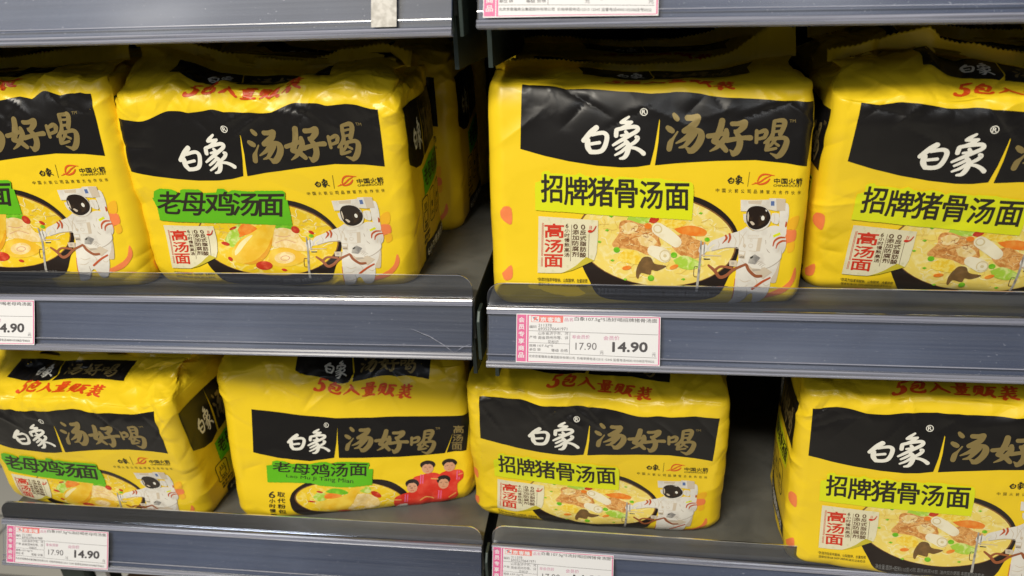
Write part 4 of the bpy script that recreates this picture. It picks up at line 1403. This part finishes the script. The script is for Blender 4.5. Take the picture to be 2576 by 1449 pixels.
def shelf(x0, x1, zl, zr, deck_z, label, back=.46):
    rt = root('metal_shelf', (x0, 0, zl), 0, label, 'shelf', 'grey metal shelves of two bays')
    L = x1 - x0
    d = deck_z - zl
    dz = zr - zl
    # folded sheet-metal deck with rounded front edge
    e = .0235
    prof = [(e, d - .034), (e, d - .008), (e + .0012, d - .0035), (e + .004, d - .0010), (e + .009, d), (back, d), (back, d - .030), (back - .003, d - .030), (back - .003, d - .003), (e + .010, d - .003), (e + .003, d - .008), (e + .003, d - .034)]
    dk = extrude_x('deck', prof, 0, L, 'deck_metal', rt)
    for q in dk.data.polygons:
        q.use_smooth = False
    for xx in (.002, L - .005):
        extrude_x('bracket', [(.0195, d - .034), (.0195, d - .010), (.0228, d - .004), (.0228, d - .045)], xx, xx + .003, 'bracket_metal', rt, bevel=.0008)
        extrude_x('bracket', [(.028, d - .070), (.028, d - .004), (back - .01, d - .004), (back - .01, d - .110)], xx, xx + .003, 'bracket_metal', rt)
    if x1 < 0:
        extrude_x('bracket', [(.010, d - .046), (.010, d - .012), (.016, d - .005), (.0300, d - .005), (.0300, d - .046)], L + .0035, L + .0062, 'bracket_metal', rt, bevel=.0006)
    # price rail: coloured backing, clear cover, ridges, clear lip
    bk = extrude_x('price_rail', [rail_pt(.0452, -.0060), rail_pt(.001, -.0060)] + [rail_pt(.001 + .0442 * k / 12, -.0022 - .0026 * math.sin(math.pi * k / 12)) for k in range(13)], .0008, L - .0008, 'rail_plastic', rt, 0, dz)
    bk.data.polygons.foreach_set('use_smooth', [abs(p.normal.x) < .5 and len(p.vertices) == 4 for p in bk.data.polygons])
    extrude_x('clear_cover', [rail_pt(.0045, -.0006), rail_pt(.0045, 0), rail_pt(.0405, 0), rail_pt(.0405, -.0006)], .0004, L - .0004, 'clear_plastic', bk, 0, dz)
    extrude_x('bottom_ridge', [rail_pt(-.0010, -.0048), rail_pt(-.0014, .0006), rail_pt(-.0002, .0018), rail_pt(.0012, .0012), rail_pt(.0024, .0016), rail_pt(.0038, .0010), rail_pt(.0042, -.0012), rail_pt(.0008, -.0046)], 0, L, 'ridge_plastic', bk, 0, dz)
    extrude_x('groove_ridge', [rail_pt(.0086, .0001), rail_pt(.0088, .0008), rail_pt(.0094, .0008), rail_pt(.0096, .0001)], .0002, L - .0002, 'ridge_plastic', bk, 0, dz)
    extrude_x('top_ridge', [rail_pt(.0408, -.0014), rail_pt(.0408, .0011), rail_pt(.0420, .0014), rail_pt(.0426, .0006), rail_pt(.0438, .0006), rail_pt(.0444, .0014), rail_pt(.0458, .0010), rail_pt(.0462, -.0036), rail_pt(.0454, -.0048), rail_pt(.0454, -.0016)], 0, L, 'ridge_plastic', bk, 0, dz)
    # lip with rounded upper corners
    y, z = rail_pt(.0466, -.0016)
    r, top = .012, .0186
    oc = [(0, 0), (L, 0)] + [(L - r + r * math.cos(a), top - r + r * math.sin(a)) for a in np.linspace(0, math.pi / 2, 7)] + [(r - r * math.sin(a), top - r + r * math.cos(a)) for a in np.linspace(0, math.pi / 2, 7)]
    n = len(oc)
    fz = lambda x: dz * x / L
    V = [(x, y + q * .12, z + q + fz(x)) for x, q in oc] + [(x, y + .0009 + q * .12, z + q + fz(x)) for x, q in oc]
    Fc = [tuple(range(n)), tuple(range(n, 2 * n))[::-1]] + [(i, n + i, n + (i + 1) % n, (i + 1) % n) for i in range(n)]
    lip = pyobj('clear_lip', V, Fc, ['lip_plastic'], bk)
    # polished upper edge of the lip
    eb = [(x, q) for x, q in oc[2:]]
    pts = [Vector((x, y + q * .12 + .0004, z + q + fz(x))) for x, q in eb]
    V, Fc = [], []
    for i, p_ in enumerate(pts):
        V += [p_ + Vector((0, -.0005, .00012)), p_ + Vector((0, .0006, .00012)), p_ + Vector((0, .0006, .0005)), p_ + Vector((0, -.0005, .0005))]
    for i in range(len(pts) - 1):
        a = i * 4
        for k in range(4):
            Fc.append((a + k, a + (k + 1) % 4, a + 4 + (k + 1) % 4, a + 4 + k))
    pyobj('lip_edge', V, Fc, ['ridge_plastic'], bk)
    return rt


XL0, XL1 = -.600, -.107
ZL = {'u': (.2480, .2484), 'm': (.0004, .0052), 'l': (-.2513, -.2490)}
ZR = {'u': (.2525, .2450), 'm': (-.0011, -.0005), 'l': (-.2460, -.2545)}
dl = {'u': .2482 + DECK, 'm': .0012 + DECK, 'l': -.2500 + DECK}
dr = {'u': .2490 + DECK, 'm': -.0008 + DECK, 'l': -.2490 + DECK}
shelf(XL0, -.1048, *ZL['u'], dl['u'], 'upper left shelf at the photo top with grey tape on its rail')
shelf(-.0882, .56, *ZR['u'], dr['u'], 'upper right shelf at the photo top holding a cut off price tag')
ml = shelf(XL0, -.1065, *ZL['m'], dl['m'], 'middle shelf of the left bay whose clear rail is cracked at its right end')
for P in ([(.4445, .0225), (.4600, .0165), (.4720, .0095), (.4800, .0035)], [(.4800, .0035), (.4850, .0080), (.4925, .0110)]):
    V, Fc = [], []
    for k, (px, a) in enumerate(P):
        w_ = .00035 if 0 < k < len(P) - 1 else .0001
        for da, nn in ((-w_, .0003), (w_, .0003), (w_, .0008), (-w_, .0008)):
            yy, zz = rail_pt(a + da, nn)
            V.append((px, yy, zz + (ZL['m'][1] - ZL['m'][0]) * px / .4935))
    for k in range(len(P) - 1):
        for q in range(4):
            Fc.append((4 * k + q, 4 * k + (q + 1) % 4, 4 * k + 4 + (q + 1) % 4, 4 * k + 4 + q))
    pyobj('crack', V, Fc, ['ridge_plastic'], ml)
shelf(-.0953, .56, *ZR['m'], dr['m'], 'middle shelf of the right bay with the fully visible price tag in its rail')
shelf(XL0, -.1135, *ZL['l'], dl['l'], 'lower left shelf with a tilted price tag at its rail end')
shelf(-.1035, .56, *ZR['l'], dr['l'], 'lower shelf of the right bay, its price tag cut by the bottom photo edge')

bp = box('back_panel', (-.62, .462, -.8), (.6, .475, .62), 'back_metal')
bp['label'] = 'dark back panel behind the packs at the rear of both shelf bays'
bp['category'] = 'panel'
for nm, xx, lab in (('upright_post', -.1015, 'dark upright post in the gap between the two shelf bays'), ('upright_post', -.612, 'dark upright post at the far left end of the lower shelf')):
    o = box(nm, (xx - .0028 if xx > -.5 else xx - .008, .426, -.8), (xx + .0028 if xx > -.5 else xx + .006, .4615, .62), 'bracket_metal')
    o['label'] = lab
    o['category'] = 'post'
    o['group'] = 'upright posts of the shelf bays'

# below the lower left shelf: leg, white strip, carton, floor
fl = pyobj('floor', [(-6, -6, -.80), (6, -6, -.80), (6, 6, -.80), (-6, 6, -.80)], [(0, 1, 2, 3)], ['floor_tile'])
fl['kind'] = 'structure'
rt = root('shelf_leg', (-.568, .04, -.80), 0, 'dark green shelf leg under the left end of the lower left shelf', 'leg')
box('leg_tube', (-.014, 0, 0), (.014, .05, .505), 'bracket_metal', rt, .003)
box('foot_plate', (-.02, -.006, .0005), (.02, .056, .006), 'bracket_metal', rt)
o = box('trim_strip', (-.5505, .05, -.7995), (-.538, .056, -.296), 'post_white', None, .001)
o['label'] = 'narrow white upright strip beside the dark leg under the lower left shelf'
o['category'] = 'strip'
rt = root('carton', (-.37, .2, -.7995), 0, 'brown cardboard carton standing under the lower left shelf', 'carton')
box('carton_body', (-.164, -.13, 0), (.16, .15, .46), 'carton_brown', rt, .003)
box('flap', (-.163, -.129, .4605), (.159, .008, .463), 'carton_brown', rt)
box('flap', (-.163, .012, .4605), (.159, .149, .463), 'carton_brown', rt)


# ------------------------------------------------------------------ price tags and tape
def tag_art(code, ean, name):
    tl, tr_, br, bl = (85, 80), (2415, 125), (2392, 965), (85, 925)
    def tr(P):
        P = np.asarray(P, float)
        s = (P[:, 0] - 85) / 2320.
        yt = 80 + 45 * s
        return np.stack([s * 110, 38 - (P[:, 1] - yt) / 842. * 38], 1)
    a = Art(tr)
    a.poly([(85, 80), (2405, 125), (2405, 967), (85, 922)], 'tag_paper')
    a.poly([(96, 98), (250, 101), (250, 906), (96, 903)], 'tag_pink', .03)
    a.poly([(263, 101), (290, 102), (290, 910), (263, 908)], 'tag_pink', .03)
    a.poly([(290, 102), (2395, 142), (2395, 156), (290, 116)], 'tag_pink', .032)
    a.poly([(2376, 155), (2395, 156), (2395, 945), (2376, 944)], 'tag_pink', .032)
    a.poly([(290, 898), (2376, 939), (2376, 950), (290, 909)], 'tag_pink', .032)
    for P in ([(290, 376, 7), (2365, 437, 7)], [(290, 578, 6), (955, 600, 6)], [(290, 748, 7), (2350, 826, 7)], [(963, 398, 7), (957, 765, 7)]):
        a.stroke(P, 'tag_thin', .03, square=True)
    for i, ch in enumerate('会员专享商品'):
        a.text(ch, (122, 145 + i * 121, 220, 235 + i * 121), 'tag_paper', .06, .02)
    a.poly([(328, 118), (850, 124), (848, 236), (326, 226)], 'tag_logo', .03)
    a.poly([(336, 128), (458, 130), (456, 222), (334, 219)], 'tag_paper', .05)
    a.poly([(350, 150), (400, 140), (400, 175), (445, 185), (430, 205), (380, 180)], 'tag_navy', .07)
    a.poly([(365, 205), (385, 150), (430, 140), (410, 190)], 'tag_logo', .075)
    for i, ch in enumerate('京客隆'):
        a.text(ch, (475 + i * 118, 140 + i * 2, 580 + i * 118, 222 + i * 2), 'tag_paper', .05, .035)
    a.text('品名', (872, 152, 1010, 212), 'tag_rose', .03)
    a.text(name, [(1035, 134), (2350, 168), (2350, 245), (1035, 212)], 'tag_text', .03, .004)
    a.text('编码', (302, 280, 418, 332), 'tag_thin', .03)
    a.text(code, (447, 258, 664, 305), 'tag_thin', .03)
    a.text(ean, (447, 318, 918, 368), 'tag_thin', .03)
    a.text('产地', (302, 460, 418, 512), 'tag_thin', .03)
    a.text('山东省济宁市、河', (447, 392, 935, 446), 'tag_thin', .03)
    a.text('南省郑州市等、详', (447, 464, 935, 522), 'tag_thin', .03)
    a.text('见标识', (605, 536, 778, 590), 'tag_thin', .03)
    a.text('规格', (302, 604, 414, 652), 'tag_thin', .03)
    a.text('107.5g*5', (440, 612, 690, 660), 'tag_thin', .03)
    a.text('单位 袋', (302, 672, 488, 722), 'tag_thin', .03)
    a.text('等级 合格', (664, 682, 932, 738), 'tag_thin', .03)
    a.text('非会员价', (998, 444, 1284, 508), 'tag_rose', .03, .01)
    a.text('会员价', (1504, 456, 1756, 530), 'tag_rose', .03, .01)
    a.text('17.90', (1055, 575, 1395, 696), 'tag_thin', .03, -.004)
    a.text('14.90', (1645, 558, 2208, 730), 'tag_text', .03, .045)
    a.text('元', (1448, 710, 1508, 770), 'tag_thin', .03)
    a.text('元', (2276, 738, 2340, 800), 'tag_thin', .03)
    a.text('北京京客隆商业集团股份有限公司  价格举报电话12315 12345 监督电话4000105508店号0022', [(300, 785), (2315, 862), (2315, 910), (300, 832)], 'tag_thin', .03)
    return a.finish(grid=12.)


TAGS = {'pork': tag_art('211378', '6935270641971', '白象107.5g*5汤好喝招牌猪骨汤面'), 'hen': tag_art('211381', '6935270641988', '白象107.5g*5汤好喝老母鸡汤面')}


def price_tag(kind, x, z, a0, rot, label, slope=0.):
    V, Fc, mi, mats = TAGS[kind].out
    rt = root('price_tag', (x, 0, z), 0, label, 'price tag', 'price tags in the shelf rails')
    c, s = math.cos(rot), math.sin(rot)
    uu_, vv_ = (c * V[:, 0] - s * V[:, 1]) * 1e-3, (s * V[:, 0] + c * V[:, 1]) * 1e-3 + a0
    bow = .0011 * (1 - V[:, 1] / 38.) ** 2 + .0006 * np.sin(uu_ / .11 * math.pi)
    n = .0012 + V[:, 2] * 1e-3 + bow
    P = np.stack([uu_, UP[0] * vv_ + OUT[0] * n, UP[1] * vv_ + OUT[1] * n + uu_ * slope], 1)
    paper = [i for i, f in enumerate(Fc) if mats[mi[i]] == 'tag_paper' and all(V[j, 2] < .02 for j in f)]
    ps = set(paper)
    for nm, sel in (('paper', paper), ('print', [i for i in range(len(Fc)) if i not in ps])):
        used = sorted({j for i in sel for j in Fc[i]})
        rm = {j: k for k, j in enumerate(used)}
        pyobj(nm, P[used], [[rm[j] for j in Fc[i]] for i in sel], mats, rt, [mi[i] for i in sel])
    return rt


tl = (ZR['m'][1] - ZR['m'][0]) / .655
price_tag('pork', -.0719, -.0010, .0035, R(.1), 'pink bordered pork noodle price tag in the middle right rail, fully visible')
price_tag('hen', -.5895, .0008, .0025, R(.3), 'price tag cut off by the left photo edge in the middle left rail', .0094)
price_tag('pork', -.0838, .2524, .0045, 0, 'price tag cut off by the top photo edge in the upper right rail', -.0116)
price_tag('hen', -.5945, -.2513, .0025, R(-.6), 'slightly tilted price tag at the left end of the lower left rail', .0047)
price_tag('pork', -.1029, -.2460, .0070, R(-.3), 'price tag cut off by the bottom photo edge in the lower right rail', -.0131)


def tape():
    y = [rail_pt(a, .0026 if a > .003 else .0030) for a in (.0045, .012, .022, .034, .0455)]
    V, Fc = [], []
    for (yy, zz) in y:
        V += [(-.0085, yy, zz), (.0085, yy, zz)]
    k = len(V)
    V += [(v[0], v[1] + .0003, v[2] + .0001) for v in V[:k]]
    for i in range(len(y) - 1):
        a = 2 * i
        Fc += [(a, a + 1, a + 3, a + 2), (k + a + 1, k + a, k + a + 2, k + a + 3)]
        Fc += [(a, a + 2, k + a + 2, k + a), (a + 3, a + 1, k + a + 1, k + a + 3)]
    Fc += [(0, k, k + 1, 1)]
    o = pyobj('adhesive_tape', V, Fc, ['paper_tape'])
    o.location = (-.1492, 0, .2483)
    o['label'] = 'strip of fuzzy grey tape stuck on the upper left price rail'
    o['category'] = 'tape'


tape()

# ------------------------------------------------------------------ the packs
sm, sl, smr, slr = dl['m'], dl['l'], dr['m'], dr['l']
A = noodle_pack('hen', 'hen soup noodle pack cut off by the left photo edge on the middle shelf', (-.4983, .0306, .0581, 2.83, .78, 1.13), sm, 11, ridge=[(-113, 172), (0, 173), (105, 176)], wav=6, rough=1.2, extra_h=11, sag=9, foot=4., fin=[(-113, 12), (0, 10), (113, 14)])
B = noodle_pack('hen', 'whole crumpled hen soup noodle pack with green banner on the middle left shelf', (-.2732, .0472, .0459, 1.05, -2.8, 1.66), sm, 23,
                ridge=[(-113, 192), (-78, 186), (-37, 173), (8, 167), (34, 166), (57, 171), (93, 175), (113, 169)], wav=6.0, rough=1.35, extra_h=13, sag=12, foot=7., w=115., fin=[(-113, 11), (-60, 10), (40, 9), (113, 11)], tilt=[(-113, 2), (-40, 2), (30, 4), (113, 7)], rise=20)
C = noodle_pack('pork', 'upright front pork noodle pack with lime banner above the fully visible price tag', (.0350, .0277, .0536, 3.34, 8.69, -2.19), smr, 31,
                ridge=[(-113, 164), (-70, 165), (-26, 161), (16, 162), (56, 165), (76, 169), (113, 174)], wav=1.6, rough=.6, extra_h=4, du=8, w=117., cdv=-6.5, fin=[(-113, 7), (0, 6), (40, 8), (70, 12), (104, 27), (113, 20)], tilt=[(-113, -8), (-30, -6), (30, 4), (113, 8)], rise=14)
D = noodle_pack('pork', 'leaning pork noodle pack cut off by the right photo edge on the middle shelf', (.2675, .0549, .0399, -2.53, -7.24, -2.77), smr, 47,
                ridge=[(-113, 163), (-86, 172), (-49, 178), (-40, 172), (-17, 171), (18, 163), (113, 165)], wav=3.5, rough=1.1, extra_h=7, du=3, fin=[(-113, 8), (-50, 15), (0, 10), (113, 12)], tilt=[(-113, 4), (-40, -8), (113, 6)])
E_ = noodle_pack('hen', 'hen soup noodle pack above the tilted price tag, left end of the lower shelf', (-.4985, .0395, -.2225, -3.95, -7.41, 2.75), sl, 59, wav=3.5, rough=1.1, rise=22, sag=9, foot=3., cdv=3.)
F_ = noodle_pack('team', 'hen soup noodle pack printed with four people in red jackets on the lower shelf', (-.2423, .0575, -.2080, 12.4, 12.11, -5.2), sl, 67, wav=4, rough=1.2, rise=30, extra_h=-4, topdv=-42., foot=8., sag=9, cdv=3., w=117., du=2)
G = noodle_pack('pork', 'lower shelf pork noodle pack above the cut off price tag', (-.0112, .0580, -.2192, -1.96, -2.46, -.87), slr, 71, wav=3, rough=1.1, rise=24, sag=13, foot=5., w=115., cdv=2.)
H = noodle_pack('pork', 'pork noodle pack cut off by the right photo edge on the lower shelf', (.2738, .0119, -.1934, -4.36, 4.44, 1.87), slr, 83, wav=3, rough=1.0, rise=20, w=116., du=3, cdv=1.)
rows = [(A, .010, .122, .02, 'noodle pack in shadow behind the left edge pack on the middle shelf'),
        (B, .016, .124, -.015, 'shadowed noodle pack directly behind the whole hen soup pack on the middle left shelf'),
        (C, -.004, .122, -.03, 'shadowed noodle pack directly behind the upright pork pack on the middle right shelf'),
        (D, .012, .122, .03, 'shadowed noodle pack behind the leaning pork pack at the right of the middle shelf'),
        (E_, .020, .124, .03, 'shadowed noodle pack behind the astronaut hen soup pack on the lower left shelf'),
        (F_, -.010, .122, -.03, 'shadowed noodle pack behind the pack with four people on the lower left shelf'),
        (G, .016, .124, .03, 'shadowed noodle pack behind the left pack on the lower right shelf'),
        (H, .045, .128, .05, 'shadowed noodle pack behind the right edge pack on the lower right shelf')]
for src, dx, dy_, dr_, lab in rows:
    again(src, dx, dy_, dr_, lab)
again(B, .022, .252, .02, 'third noodle pack deep in the dark behind the whole hen soup pack')
again(D, .055, .262, -.02, 'third noodle pack far back at the right of the middle shelf')
